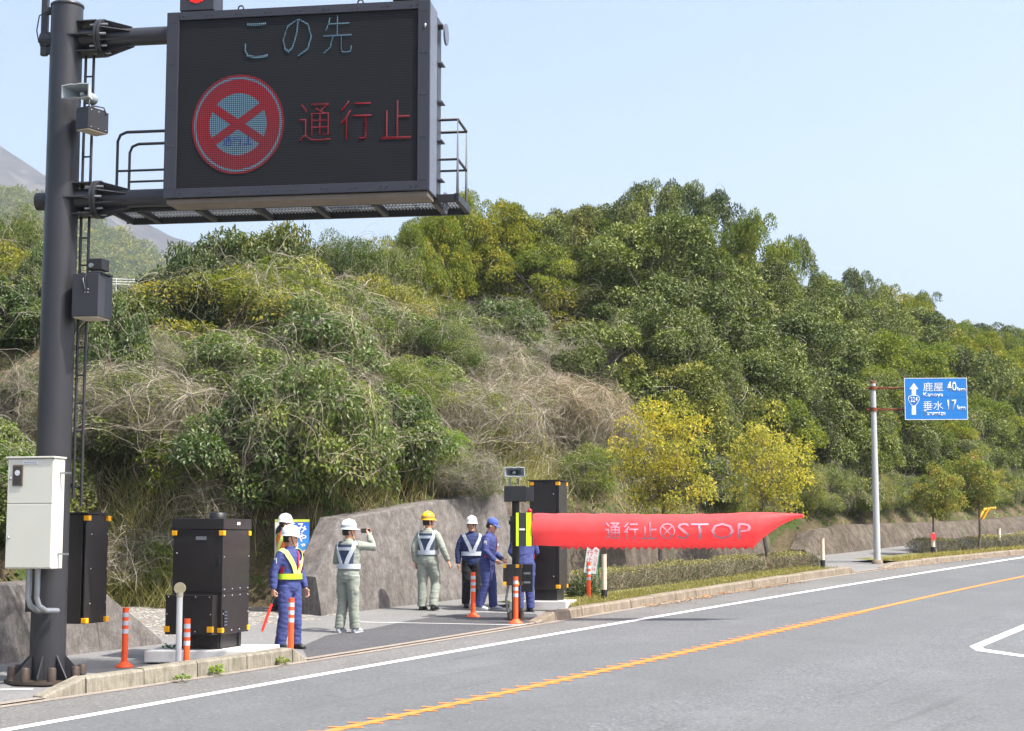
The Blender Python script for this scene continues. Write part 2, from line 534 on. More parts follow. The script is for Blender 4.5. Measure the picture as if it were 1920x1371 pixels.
M_gutter = concrete('gutter_concrete', (0.26, 0.22, 0.185), (0.37, 0.325, 0.28), (0.13, 0.11, 0.09), 0.3, 2.0)
rng = random.Random(5)
def kerb_run(label, t0, t1, h, mat, taper0=False, taper1=False, width=0.2, stone=0.92, seed=1):
    rg = random.Random(seed)
    cuts = [t0 + 0.62] if taper0 else [t0]
    end = t1 - 0.3 if taper1 else t1
    n = max(1, round((end - cuts[0]) / stone))
    cuts = ([t0] if taper0 else []) + [cuts[0] + (end - cuts[0]) * i / n for i in range(n + 1)] + ([t1] if taper1 else [])
    n = len(cuts) - 1
    X, Y = xy((t0 + t1) / 2, float(L_kerb((t0 + t1) / 2)))
    root = empty('kerb', (X, Y, SLOPE * Y), 0, label, 'kerb')
    for i in range(n):
        a = cuts[i] + 0.006; b = cuts[i + 1] - 0.006
        ha = hb = h + rg.uniform(-0.006, 0.006)
        if taper0 and i == 0: ha = 0.035
        if taper1 and i == n - 1: hb = 0.035
        dd = rg.uniform(-0.006, 0.006)
        vs = []
        for tt, hh in ((a, ha), (b, hb)):
            d = float(L_kerb(tt)) + dd
            for off, z in ((0, -0.05), (0.012, hh - 0.025), (0.035, hh), (width, hh), (width, -0.05)):
                x, y = xy(tt, d + off)
                vs.append((x, y, SLOPE * y + z))
        fs = [(0, 1, 2, 3, 4), (9, 8, 7, 6, 5)] + [(k, k + 5, (k + 1) % 5 + 5, (k + 1) % 5) for k in range(5)]
        o = MB().add(vs, fs).build('kerb_stone', mat, None, bevel=0.008)
        to_child(o, root)
    return root
def t_of(px):
    p = G(*px); return float(td(p.x, p.y)[0])
kerb_run('grey concrete kerb below the sign pole, tapered down at both ends', t_of((70, 1311)), t_of((577, 1239)), 0.2, M_kerb, True, True, seed=2)
kerb_run('tan concrete kerb along the long hedge beneath the red banner', t_of((992, 1169)), t_of((1602, 1074)), 0.165, M_kerb2, True, True, seed=3)
kerb_run('low concrete kerb curving past the blue guide sign pole', t_of((1655, 1067)), t_of((1652, 1067)) + 34, 0.13, M_kerb2, True, False, seed=4)
g = ribbon('gutter', lambda t: L_kerb(t) + 0.0, lambda t: L_kerb(t) - 0.14, -30, 80, 0.006, M_gutter, 0.5)
dw = ribbon('flush_kerb', lambda t: L_kerb(t) + 0.13, lambda t: L_kerb(t) - 0.01, t_of((577, 1239)), t_of((992, 1169)), 0.02, M_gutter, 0.3)
dw2 = ribbon('flush_kerb', lambda t: L_kerb(t) + 0.13, lambda t: L_kerb(t) - 0.01, t_of((1602, 1074)), t_of((1655, 1067)), 0.02, M_gutter, 0.3)
dw3 = ribbon('flush_kerb', lambda t: L_kerb(t) + 0.13, lambda t: L_kerb(t) - 0.01, -30, t_of((70, 1311)), 0.02, M_gutter, 0.3)

# ------------------------------------------------------------------ retaining walls, panel by panel
M_wall = concrete('wall_concrete', (0.073, 0.066, 0.062), (0.255, 0.235, 0.222), (0.075, 0.066, 0.06), 0.5, 1.6, 0.2)
M_wall2 = concrete('stained_wall_concrete', (0.065, 0.051, 0.04), (0.2, 0.168, 0.138), (0.032, 0.025, 0.018), 0.85, 1.3, 0.4)
def wall(label, stations, mat, lean=0.42, thick=0.5, d_base=0.0, cat='wall'):
    """stations: (t, height, base offset); a panel between each pair"""
    tm = (stations[0][0] + stations[-1][0]) / 2
    href = max(s_[1] for s_ in stations)
    X, Y = xy(tm, d_base)
    root = empty('retaining_wall', (X, Y, SLOPE * Y), 0, label, cat)
    for (ta, ha, oa), (tb, hb, ob) in zip(stations[:-1], stations[1:]):
        n = 7
        vs, fs = [], []
        for i in range(n + 1):
            w = i / n
            tt = (ta + 0.003) * (1 - w) + (tb - 0.003) * w; hh = ha * (1 - w) + hb * w; o = d_base + oa * (1 - w) + ob * w
            lt = lean * hh / href
            prof = [(0.0, -0.1), (lt * 0.33, hh * 0.33), (lt * 0.66, hh * 0.66), (lt, hh - 0.02), (lt + 0.03, hh), (lt + thick, hh + 0.01), (lt + thick, -0.1)]
            for q, z in prof:
                x, y = xy(tt, o + q)
                wob = 0.012 * mnoise.noise((x * 1.5, y * 1.5, z * 2))
                vs.append((x, y + wob, SLOPE * y + z + wob))
        m = 7
        for i in range(n):
            for k in range(m - 1):
                fs.append((i * m + k, (i + 1) * m + k, (i + 1) * m + k + 1, i * m + k + 1))
        fs.append(tuple(range(m))); fs.append(tuple(n * m + k for k in reversed(range(m))))
        o = MB().add(vs, fs).build('wall_panel', mat, None)
        to_child(o, root)
    return root
wall('grey concrete retaining wall with slanted end behind the man in yellow helmet',
     [(-0.4, 0.7, 0.0), (0.55, 1.72, 0.0), (3.2, 1.95, 0.0), (6.1, 2.14, 0.0)], M_wall, lean=0.5)
wall('stained older retaining wall behind the long hedge and red banner',
     [(6.12, 2.1, 0.12), (8.0, 1.62, 0.2), (10.4, 1.3, 0.05), (12.7, 1.16, 0), (15, 1.1, 0), (17.2, 1.06, 0), (18.7, 0.72, 0)], M_wall2)
wall('stained low retaining wall behind the blue guide sign',
     [(21.4, 0.2, 0.15), (22.6, 0.74, 0.05), (25, 0.82, 0), (28, 0.76, 0), (31, 0.7, 0), (35, 0.62, 0), (40, 0.56, 0), (46, 0.54, 0), (54, 0.54, 0), (64, 0.54, 0), (76, 0.54, 0)], M_wall2)
wall('low concrete wing wall with sloped end behind the sign pole',
     [(-16, 1.06, 0), (-12, 1.06, 0), (-9, 1.06, 0), (-6.35, 1.06, 0), (-5.15, 0.08, 0.0)], M_wall, lean=0.3, thick=0.45, d_base=-0.92)

# gravel path climbing between the walls
def gravel_mat():
    N = NT('gravel')
    v = N.n('TexVoronoi'); v.inputs['Scale'].default_value = 22
    N.l(N.coord(), v.inputs['Vector'])
    c = N.ramp(v.outputs['Color'], [(0.2, (0.14, 0.13, 0.115)), (0.55, (0.26, 0.245, 0.22)), (0.9, (0.42, 0.4, 0.37))])
    c = N.mix(N.ramp(N.noise(1.6, 5), [(0.5, 0.0), (0.72, 0.8)]), c, (0.15, 0.11, 0.07))
    N.set(c, 0.95, 0, 0.2)
    N.bump(v.outputs['Distance'], 0.9, 0.03)
    return N.m
tg = np.arange(-6.0, 0.6, 0.2); dg_ = np.arange(-0.6, 5.6, 0.2)
TT, DD = np.meshgrid(tg, dg_, indexing='ij')
XX, YY = xy(TT, DD)
ZZ = SLOPE * YY + 0.022 + 0.025 * np.sin(XX * 5) * np.sin(YY * 6) - 0.03 * sstep(0.2, -0.5, DD)
idx = np.arange(TT.size).reshape(TT.shape)
quads = np.stack([idx[:-1, :-1], idx[1:, :-1], idx[1:, 1:], idx[:-1, 1:]], -1).reshape(-1, 4)
gp = link('gravel_path', fast_mesh('gravel_path', np.stack([XX, YY, ZZ], -1).reshape(-1, 3), quads, gravel_mat(), smooth_on=True))
tag(gp, kind='structure')
# ------------------------------------------------------------------ shared materials for built things
M_dark = plain('charcoal_paint', srgb(54, 54, 58), 0.38, 0.2, 0.06, 2.0)
M_frame = plain('slate_frame_paint', srgb(52, 54, 62), 0.5, 0.2, 0.05, 2.0)
M_side = plain('grey_panel_paint', srgb(104, 110, 124), 0.5, 0.2, 0.05, 2.0)
M_brown = plain('dark_brown_panel', srgb(43, 39, 38), 0.38, 0.1, 0.1, 1.6)
M_brown2 = plain('brown_cap', srgb(70, 58, 50), 0.5, 0.0, 0.15, 9)
M_black = plain('black_plastic', srgb(28, 28, 30), 0.45, 0.0, 0.15, 8)
M_ivory = plain('ivory_cabinet_paint', srgb(205, 204, 192), 0.42, 0.0, 0.03, 2.0)
M_cream = plain('cream_steel', srgb(190, 178, 158), 0.6, 0.0, 0.08, 5)
M_zinc = plain('galvanised_steel', srgb(150, 154, 158), 0.42, 0.7, 0.1, 8)
M_bolt = plain('bolt_steel', srgb(175, 175, 178), 0.35, 0.8, 0.08, 20)
M_rust = plain('rusty_steel', srgb(120, 64, 40), 0.85, 0.2, 0.35, 14, 0.5)
M_yblock = plain('yellow_corner_plastic', srgb(240, 172, 10), 0.45, 0.0, 0.05, 8)
M_orangep = plain('orange_post_rubber', srgb(250, 92, 38), 0.5, 0.0, 0.06, 7)
M_reflect = plain('silver_reflective_tape', srgb(205, 205, 215), 0.35, 0.1, 0.06, 10)
M_whitep = plain('white_painted_pipe', srgb(225, 226, 224), 0.5, 0.0, 0.06, 6)
M_slab = plain('white_concrete', srgb(205, 204, 200), 0.9, 0.0, 0.1, 5, 0.4)
M_neon = plain('neon_yellow_tape', srgb(205, 235, 10), 0.45, 0.0, 0.04, 8)
M_hornw = plain('horn_white_plastic', srgb(222, 226, 222), 0.4, 0.0, 0.03, 8)
M_horng = plain('horn_grey_plastic', srgb(150, 158, 162), 0.45, 0.0, 0.05, 8)
def glow(name, c, e, pitch=0.0, base=(0.02, 0.02, 0.025)):
    """emitting dot matrix"""
    N = NT(name)
    N.set(base, 0.9, 0.0, 0.05)
    N.b.inputs['Emission Color'].default_value = (*c, 1)
    if pitch:
        sx = N.n('SeparateXYZ'); N.l(N.coord(), sx.inputs[0])
        def cell(o): return N.math('ABSOLUTE', N.math('SUBTRACT', N.math('FRACT', N.math('DIVIDE', o, pitch)), 0.5))
        a = N.math('MAXIMUM', cell(sx.outputs[0]), cell(sx.outputs[2]))
        N.l(N.math('MULTIPLY', N.math('LESS_THAN', a, 0.36), e), N.b.inputs['Emission Strength'])
    else:
        N.b.inputs['Emission Strength'].default_value = e
    return N.m
M_ledr = glow('red_led', srgb(205, 22, 40), 0.25, 0.026)
M_ledw = glow('pale_blue_led', srgb(135, 185, 215), 0.24, 0.026)
M_ledb = glow('blue_led', srgb(40, 60, 190), 0.35, 0.026)
M_lampr = glow('red_lamp_led', srgb(255, 30, 20), 1.1, 0.03)
def screen_mat():
    N = NT('led_screen_black')
    sx = N.n('SeparateXYZ'); N.l(N.coord(), sx.inputs[0])
    g1 = N.math('LESS_THAN', N.math('FRACT', N.math('DIVIDE', sx.outputs[2], 0.034)), 0.35)
    N.set(N.mix(g1, (0.005, 0.0055, 0.007), (0.011, 0.012, 0.015)), 0.6, 0, 0.25)
    return N.m
M_screen = screen_mat()

def text_obj(body, parent, mat, x0, x1, z0, z1, y, name='lettering', thick=0.004, bold=0.0, keep=False, M=None):
    """raised flat lettering facing local -Y, fitted into a box"""
    c = bpy.data.curves.new('lettering', 'FONT')
    c.body = body
    c.resolution_u = 2
    if bold: c.offset = bold
    tmp = bpy.data.objects.new('tmp_text', c)
    COL.objects.link(tmp)
    me = bpy.data.meshes.new_from_object(tmp.evaluated_get(bpy.context.evaluated_depsgraph_get()))
    bpy.data.objects.remove(tmp)
    bpy.data.curves.remove(c)
    co = np.empty(len(me.vertices) * 3, np.float32)
    me.vertices.foreach_get('co', co)
    co = co.reshape(-1, 3)
    mn, mx = co.min(0), co.max(0)
    sx = (x1 - x0) / (mx[0] - mn[0]); sz = (z1 - z0) / (mx[1] - mn[1])
    out = np.zeros_like(co)
    out[:, 0] = x0 + (co[:, 0] - mn[0]) * sx
    out[:, 2] = z0 + (co[:, 1] - mn[1]) * sz
    out[:, 1] = y
    me.vertices.foreach_set('co', out.ravel())
    me.materials.clear()
    me.materials.append(mat)
    me.update()
    o = link(name, me, parent)
    if thick:
        s = o.modifiers.new('thick', 'SOLIDIFY'); s.thickness = thick; s.offset = 1.0
    return o

class Frame:
    """local frame with vertical Z: x to the right along the front, y away"""
    def __init__(s, loc, rz):
        s.o = Vector(loc); s.rz = rz
        s.ex = Vector((math.cos(rz), math.sin(rz), 0)); s.ey = Vector((-math.sin(rz), math.cos(rz), 0))
    def pix(s, x, y, c=0.0):
        """pixel -> (x, z) on the local plane y = c"""
        r = ray(x, y); cp = Vector((0, 0, CAMZ))
        q = s.o + s.ey * c
        k = (q - cp).dot(s.ey) / r.dot(s.ey)
        p = cp + r * k - s.o
        return p.dot(s.ex), p.z
def disc(n, r, y, cx=0, cz=0, r0=0.0, a0=0, a1=2 * math.pi, M=None):
    """flat ring or disc facing -Y"""
    vs, fs = [], []
    for k in range(n + 1):
        a = a0 + (a1 - a0) * k / n
        vs += [(cx + r * math.cos(a), y, cz + r * math.sin(a)), (cx + r0 * math.cos(a), y, cz + r0 * math.sin(a))]
    for k in range(n):
        fs.append((2 * k, 2 * k + 1, 2 * k + 3, 2 * k + 2))
    return vs, fs

# ------------------------------------------------------------------ variable message sign on its pole
pole_xy = (-5.87, 20.5)
POLE = Vector((pole_xy[0], pole_xy[1], gz(pole_xy[1]) + 0.012))
FR = Frame(POLE, RAD(-8.5))
vms = empty('message_sign', POLE, RAD(-8.5), 'large dark LED road closure sign hung on a tall charcoal pole', 'road sign')
ztop = FR.pix(127, 12)[1]
MB().lathe([(0.222, 0.03), (0.216, ztop * 0.5), (0.206, ztop)], 32).build('pole', M_dark, vms)
MB().lathe([(0.212, ztop - 0.02), (0.217, ztop - 0.015), (0.217, ztop + 0.012), (0.19, ztop + 0.03)], 32).build('pole_cap', M_dark, vms)
MB().lathe([(0.52, 0.0), (0.52, 0.04)], 8, Matrix.Rotation(RAD(22.5), 4, 'Z')).build('base_flange', M_brown2, vms, 0.004)
for k in range(8):
    R = Matrix.Rotation(RAD(45 * k + 10), 4, 'Z')
    MB().prism([(0.2, 0.042), (0.46, 0.042), (0.46, 0.075), (0.22, 0.34), (0.2, 0.34)], -0.009, 0.009, R).build('gusset', M_dark, vms)
    a = RAD(45 * k + 32)
    MB().lathe([(0.056, 0.04), (0.054, 0.19), (0.046, 0.205)], 12, Matrix.Translation((0.43 * math.cos(a), 0.43 * math.sin(a), 0))).build('anchor_cap', M_brown2, vms)
# sign box
yf = -0.34
xl0, zt0 = FR.pix(314, 28, yf); xr0, zt1 = FR.pix(809, -3, yf)
xl1, zb0 = FR.pix(307, 372, yf); xr1, zb1 = FR.pix(803, 357, yf)
XL, XR, ZT, ZB = (xl0 + xl1) / 2, (xr0 + xr1) / 2, (zt0 + zt1) / 2, (zb0 + zb1) / 2
sxl, szt = FR.pix(337, 39, yf); sxr, szt2 = FR.pix(787, 17, yf)
sxl2, szb = FR.pix(330, 354, yf); sxr2, szb2 = FR.pix(780, 340, yf)
SXL, SXR, SZT, SZB = (sxl + sxl2) / 2, (sxr + sxr2) / 2, (szt + szt2) / 2, (szb + szb2) / 2
body = MB().box(((XL + XR) / 2, yf + 0.25, (ZT + ZB) / 2), (XR - XL - 0.004, 0.45, ZT - ZB - 0.004)).build('sign_body', M_side, vms, 0.006)
yq = yf + 0.005
for nm, bx in (('frame_bar', (XL, SXL, ZB, ZT)), ('frame_bar', (SXR, XR, ZB, ZT)), ('frame_bar', (SXL + 0.002, SXR - 0.002, SZT, ZT)), ('frame_bar', (SXL + 0.002, SXR - 0.002, ZB, SZB))):
    MB().box(((bx[0] + bx[1]) / 2, yq, (bx[2] + bx[3]) / 2), (bx[1] - bx[0], 0.05, bx[3] - bx[2])).build(nm, M_frame, vms, 0.004)
mb = MB()
for k in range(9):
    for dx in (-0.035, 0.035):
        x = XL + (XR - XL) * (k + 0.5) / 9 + dx
        for z in ((SZT + ZT) / 2, (SZB + ZB) / 2):
            mb.ball((x, yq - 0.026, z), 0.011, 6, 4)
    z = ZB + (ZT - ZB) * (k + 0.5) / 9
    if k % 2 == 0:
        for x in ((XL + SXL) / 2, (XR + SXR) / 2):
            for dx in (-0.025, 0.025): mb.ball((x + dx, yq - 0.026, z), 0.01, 6, 4)
tag(mb.build('frame_bolts', M_black, vms), kind='stuff')
MB().ball((XR - 0.06, yq - 0.03, ZT - 0.33), (0.018, 0.012, 0.03)).build('latch', M_bolt, vms)
scr = MB().box(((SXL + SXR) / 2, yf + 0.02, (SZT + SZB) / 2), (SXR - SXL - 0.004, 0.03, SZT - SZB - 0.004)).build('led_screen', M_screen, vms)
ys = yf - 0.002
def LT(body_, x0, y0, x1, y1, mat, bold=0.0):
    """lettering inside a pixel box of the photograph"""
    a = FR.pix(x0, y1, ys); b = FR.pix(x1, y0, ys); c = FR.pix(x0, y0, ys); d = FR.pix(x1, y1, ys)
    return text_obj(body_, scr, mat, (a[0] + c[0]) / 2, (b[0] + d[0]) / 2, (a[1] + d[1]) / 2, (b[1] + c[1]) / 2, ys, 'glyph', 0.003, bold)
LT('こ', 458, 43, 503, 110, M_ledw, -0.018)
LT('の', 530, 35, 585, 106, M_ledw, -0.018)
LT('先', 606, 30, 660, 101, M_ledw, -0.018)
LT('通', 562, 194, 620, 265, M_ledr, -0.014)
LT('行', 638, 188, 697, 262, M_ledr, -0.014)
LT('止', 715, 188, 771, 260, M_ledr, -0.014)
cxs, czs = FR.pix(446, 233, ys)
RR = FR.pix(446, 140, ys)[1] - czs
KX = 0.94
def led_ring(r1, r0, y, mat, name='symbol'):
    v, f = disc(64, r1, y, 0, 0, r0)
    MB().add([(cxs + p[0] * KX, p[1], czs + p[2]) for p in v], f).build(name, mat, scr)
led_ring(RR, RR * 0.95, ys, M_ledr); led_ring(RR * 0.95, RR * 0.905, ys, M_ledw); led_ring(RR * 0.905, RR * 0.62, ys, M_ledr)
led_ring(RR * 0.62, 0.0, ys, M_ledw, 'symbol_field')
for s in (-1, 1):
    c, sn = math.cos(s * RAD(33)), math.sin(s * RAD(33))
    w, l = RR * 0.085, RR * 0.63
    P = [(-l, -w), (l, -w), (l, w), (-l, w)]
    MB().add([(cxs + (p[0] * c - p[1] * sn) * KX, ys - 0.003 - 0.002 * (s > 0), czs + p[0] * sn + p[1] * c) for p in P], [(0, 1, 2, 3)]).build('symbol_bar', M_ledr, scr)
text_obj('通行止', scr, M_ledb, cxs - RR * 0.3, cxs + RR * 0.3, czs - RR * 0.43, czs - RR * 0.24, ys - 0.004, 'glyph', 0.002)
# underside and back of the box
MB().box(((XL + XR) / 2, yf + 0.23, ZB - 0.035), (XR - XL - 0.06, 0.4, 0.06)).build('bottom_tray', plain('tray_steel', srgb(122, 112, 100), 0.6, 0.1, 0.12, 5), vms, 0.006)
MB().box((XR - 0.05, yf + 0.6, (ZT + ZB) / 2), (0.1, 0.24, ZT - ZB - 0.12)).build('rear_column', M_brown, vms)
for k in range(5):
    MB().box((XR - 0.02, yf + 0.6, ZB + 0.25 + (ZT - ZB - 0.4) * k / 4), (0.16, 0.22, 0.015)).build('rear_rib', M_side, vms)
for z in (ZT - 0.24, ZB - 0.03):
    MB().lathe([(0.14, -0.012), (0.14, 0.012)], 24, Matrix.Translation((XR + 0.075, yf + 0.66, z)) @ Matrix.Rotation(RAD(90), 4, 'Y')).build('hinge_disc', M_side, vms, 0.003)
# arms through the pole
def arm(zc, r, x1, xstub):
    a = MB().tube([(-xstub, 0.06, zc), (0, 0.06, zc), (x1, 0.06, zc)], r, 20).build('arm', M_dark, vms)
    for k, x in enumerate((0.46, 0.505)):
        MB().lathe([(0.25, -0.018), (0.25, 0.018)], 28, Matrix.Translation((x, 0.06, zc)) @ Matrix.Rotation(RAD(90), 4, 'Y')).build('arm_flange', M_dark, a, 0.004)
    for k in range(8):
        an = RAD(45 * k + 22.5)
        R = Matrix.Translation((0, 0.06, zc)) @ Matrix.Rotation(an, 4, 'X')
        MB().prism([(0.53, r), (0.9, r), (0.9, r + 0.015), (0.56, 0.235), (0.53, 0.235)], -0.007, 0.007, R).build('rib', M_dark, a)
        MB().tube([(0.36, 0.06 + 0.2 * math.cos(an + 0.39), zc + 0.2 * math.sin(an + 0.39)), (0.6, 0.06 + 0.2 * math.cos(an + 0.39), zc + 0.2 * math.sin(an + 0.39))], 0.017, 7).build('bolt', M_bolt, a)
    MB().box((0.29, 0.06, zc + 0.2), (0.32, 0.34, 0.016)).build('gusset', M_dark, a)
    MB().box((0.29, 0.06, zc - 0.2), (0.32, 0.34, 0.016)).build('gusset', M_dark, a)
    MB().box((0.22, 0.06, zc), (0.46, 0.5, 0.016)).build('gusset', M_dark, a)
    MB().tube([(0.2, 0.06, zc), (0.45, 0.06, zc)], r * 1.25, 20).build('arm_stub', M_dark, a)
z_up = FR.pix(240, 70, 0.06)[1]; z_lo = FR.pix(240, 373, 0.06)[1]
arm(z_up, 0.118, XR - 0.3, 0.36); arm(z_lo, 0.118, XR - 0.2, 0.36)
# walkway under and behind the box
zw = z_lo - 0.15
wx0, wx1 = FR.pix(225, 395, 0.5)[0], FR.pix(866, 376, 0.5)[0]
yn, yfar = 0.14, 0.95
for y, hgt in ((yfar, 0.12), (yn, 0.1)):
    MB().box(((wx0 + wx1) / 2, y, zw + hgt / 2 - 0.01), (wx1 - wx0, 0.05, hgt)).build('walkway_beam', M_black, vms, 0.003)
for x in (wx0, wx1):
    MB().box((x, (yn + yfar) / 2, zw + 0.05), (0.06, yfar - yn + 0.05, 0.1)).build('walkway_beam', M_black, vms, 0.003)
mb = MB()
n = int((wx1 - wx0) / 0.045)
for k in range(n):
    mb.box((wx0 + 0.03 + (wx1 - wx0 - 0.06) * k / (n - 1), (yn + yfar) / 2, zw + 0.085), (0.012, yfar - yn - 0.05, 0.03))
for k in range(5): mb.box(((wx0 + wx1) / 2, yn + 0.1 + 0.15 * k, zw + 0.082), (wx1 - wx0 - 0.06, 0.008, 0.02))
tag(mb.build('grating', M_zinc, vms), kind='stuff')
for k in range(6):
    x = wx0 + 0.4 + (wx1 - wx0 - 0.7) * k / 5
    MB().prism([(0, 0.0), (0.7, 0.0), (0.7, 0.05), (0.1, 0.085), (0, 0.085)], -0.035, 0.035, Matrix.Translation((x, yn + 0.04, zw - 0.015)) @ Matrix.Rotation(RAD(90), 4, 'Z')).build('bracket', M_dark, vms)
# railings
zr = zw + 0.1
for x0, y in ((FR.pix(220, 300, 0.3)[0], 0.3), (FR.pix(243, 300, 0.93)[0], 0.93)):
    H = 1.0
    x1 = wx1 - 0.02
    rail = MB().tube([(x0, y, zr - 0.1), (x0, y, zr + H - 0.12), (x0 + 0.035, y, zr + H - 0.035), (x0 + 0.12, y, zr + H), (x1, y, zr + H), (x1, y, zr - 0.1)], 0.02, 8).build('railing', M_dark, vms)
    MB().tube([(x0, y, zr + 0.48), (x1, y, zr + 0.48)], 0.016, 8).build('mid_rail', M_dark, rail)
    for k in (1, 2):
        MB().tube([(x0 + (x1 - x0) * k / 3, y, zr), (x0 + (x1 - x0) * k / 3, y, zr + H)], 0.018, 8).build('rail_post', M_dark, rail)
for zz in (1.0, 0.48):
    MB().tube([(wx1 - 0.02, 0.3, zr + zz), (wx1 - 0.02, 0.93, zr + zz)], 0.018, 8).build('end_rail', M_dark, vms)
# ladder beside the pole
zl0, zl1 = FR.pix(138, 935, 0.1)[1], FR.pix(163, 85, 0.1)[1]
lad = MB().tube([(0.335, 0.12, zl0 - 0.1), (0.335, 0.12, zl1 - 0.05), (0.3, 0.12, zl1 + 0.06), (0.25, 0.12, zl1 + 0.1)], 0.02, 8).build('ladder', M_dark, vms)
MB().tube([(0.225, 0.12, zl0), (0.225, 0.12, zl1)], 0.02, 8).build('ladder_rail', M_dark, lad)
k = zl0 + 0.15
while k < zl1:
    MB().tube([(0.225, 0.12, k), (0.335, 0.12, k)], 0.012, 6).build('rung', M_dark, lad)
    k += 0.36
# antenna on the far side of the pole
xa, za = FR.pix(84, 60, 0.0)
an = MB().box((xa, 0.0, za + 0.3), (0.085, 0.07, 1.25)).build('antenna', M_dark, vms, 0.006)
for dz in (0.28, -0.26): MB().box((xa + 0.1, 0, za + dz), (0.16, 0.06, 0.09)).build('antenna_clamp', M_black, an)
MB().tube([(xa + 0.08, -0.06, za + 0.26), (xa - 0.05, -0.07, za + 0.2), (xa - 0.08, -0.07, za), (xa - 0.05, -0.06, za - 0.16), (xa + 0.02, -0.05, za - 0.2)], 0.009, 6).build('cable', M_black, an)
# flashing lights and lifting eyes on top of the box
for x0, x1 in ((336, 400), (735, 787)):
    a = FR.pix(x0, 10, yf)[0]; b = FR.pix(x1, 0, yf)[0]
    bx = MB().box(((a + b) / 2, yf + 0.2, ZT + 0.23), (b - a, 0.36, 0.4)).build('flasher_box', M_frame, vms, 0.006)
    MB().box(((a + b) / 2, yf + 0.2, ZT + 0.018), (b - a - 0.1, 0.3, 0.03)).build('foot', M_black, bx)
    v, f = disc(28, 0.14, yf + 0.014, (a + b) / 2, ZT + 0.26)
    MB().add(v, f).build('lamp', M_lampr, bx)
for px in (452, 676):
    x = FR.pix(px, 10, yf + 0.1)[0]
    MB().tube([(x + 0.035 * math.cos(a), yf + 0.1, ZT + 0.05 + 0.035 * math.sin(a)) for a in [k * math.pi / 7 for k in range(15)]], 0.011, 6).build('lifting_eye', M_dark, vms)
xa_, xb_ = FR.pix(462, 10, yf + 0.2)[0], FR.pix(672, 4, yf + 0.2)[0]
MB().box(((xa_ + xb_) / 2, yf + 0.22, ZT + 0.02), (xb_ - xa_, 0.16, 0.045)).build('top_cover', M_black, vms)

# ------------------------------------------------------------------ things fixed to the pole
def horn(loc, rz, label, w=0.42, h=0.2, depth=0.34):
    root = empty('horn_speaker', loc, rz, label, 'loudspeaker', 'horn loudspeakers')
    prof = [(0.0, 1.0, 1.0), (0.3, 0.78, 0.76), (0.6, 0.5, 0.5), (1.0, 0.24, 0.36)]
    def ring(k, sw, sh, inset=0.0):
        W, H = w / 2 * sw - inset, h / 2 * sh - inset
        y = -depth / 2 + depth * k
        P = [(-W, -H * 0.86), (-W * 0.35, -H), (0, -H * 0.9), (W * 0.35, -H), (W, -H * 0.86), (W, H * 0.86), (W * 0.35, H), (0, H * 0.9), (-W * 0.35, H), (-W, H * 0.86)]
        return [(x, y, z) for x, z in P]
    vs, fs = [], []
    rings = [ring(*p) for p in prof]
    for r_ in rings: vs += r_
    n = 10
    for i in range(len(rings) - 1):
        for k in range(n): fs.append((i * n + k, (i + 1) * n + k, (i + 1) * n + (k + 1) % n, i * n + (k + 1) % n))
    fs.append(tuple((len(rings) - 1) * n + k for k in range(n)))
    MB().add(vs, fs).build('bell', M_hornw, root)
    vs, fs = [], []
    inner = [ring(0.0, 1, 1, 0.0), ring(-0.01, 1, 1, 0.012), ring(0.3, 0.78, 0.76, 0.014), ring(0.62, 0.5, 0.5, 0.012), ring(0.9, 0.3, 0.4, 0.008)]
    for r_ in inner: vs += r_
    for i in range(len(inner) - 1):
        for k in range(n): fs.append((i * n + k, i * n + (k + 1) % n, (i + 1) * n + (k + 1) % n, (i + 1) * n + k))
    fs.append(tuple((len(inner) - 1) * n + k for k in reversed(range(n))))
    MB().add(vs, fs).build('throat', M_horng, root)
    MB().lathe([(0.034, 0), (0.036, 0.06), (0.024, 0.12), (0.012, 0.125)], 16, Matrix.Translation((0, depth * 0.3, 0)) @ Matrix.Rotation(RAD(90), 4, 'X')).build('phase_plug', M_hornw, root)
    MB().lathe([(0.07, 0), (0.075, 0.03), (0.07, 0.13), (0.03, 0.16)], 18, Matrix.Translation((0, depth / 2 - 0.02, 0)) @ Matrix.Rotation(RAD(-90), 4, 'X')).build('driver', M_horng, root)
    MB().tube([(-0.07, 0.06, -0.04), (-0.07, 0.06, -h / 2 - 0.1), (0.07, 0.06, -h / 2 - 0.1), (0.07, 0.06, -0.04)], 0.012, 6).build('bracket', M_zinc, root)
    return root
p = PY(154, 177, pole_xy[1] - 0.42)
horn(p, RAD(-16), 'white horn loudspeaker fixed high on the charcoal sign pole', 0.4, 0.2)
def wall_box(name, loc, size, rz, mat, label, cat, bevel=0.006):
    root = empty(name, loc, rz, label, cat)
    MB().box((0, 0, 0), size).build('case', mat, root, bevel)
    return root
p = PY(173, 228, pole_xy[1] - 0.25)
cb = wall_box('camera_box', p, (0.22, 0.36, 0.27), RAD(-30), M_dark, 'small charcoal equipment box under the horn on the sign pole', 'equipment box')
MB().box((0, -0.02, 0.145), (0.2, 0.3, 0.018)).build('lid', M_black, cb)
MB().box((0, 0, -0.142), (0.2, 0.34, 0.012)).build('underside', M_cream, cb)
for sy in (-0.13, 0.0, 0.13):
    for sz in (-0.11, 0.11): MB().ball((0.112, sy, sz), 0.009, 6, 4).build('screw', M_bolt, cb)
MB().tube([(0.0, -0.1, 0.15), (0.04, 0.0, 0.2), (0.1, 0.1, 0.19), (0.12, 0.13, 0.1)], 0.011, 6).build('cable', M_black, cb)
MB().tube([(-0.05, 0.1, 0.0), (-0.12, 0.28, 0.0)], 0.04, 8).build('bracket', M_dark, cb)
p = PY(173, 557, pole_xy[1] - 0.12)
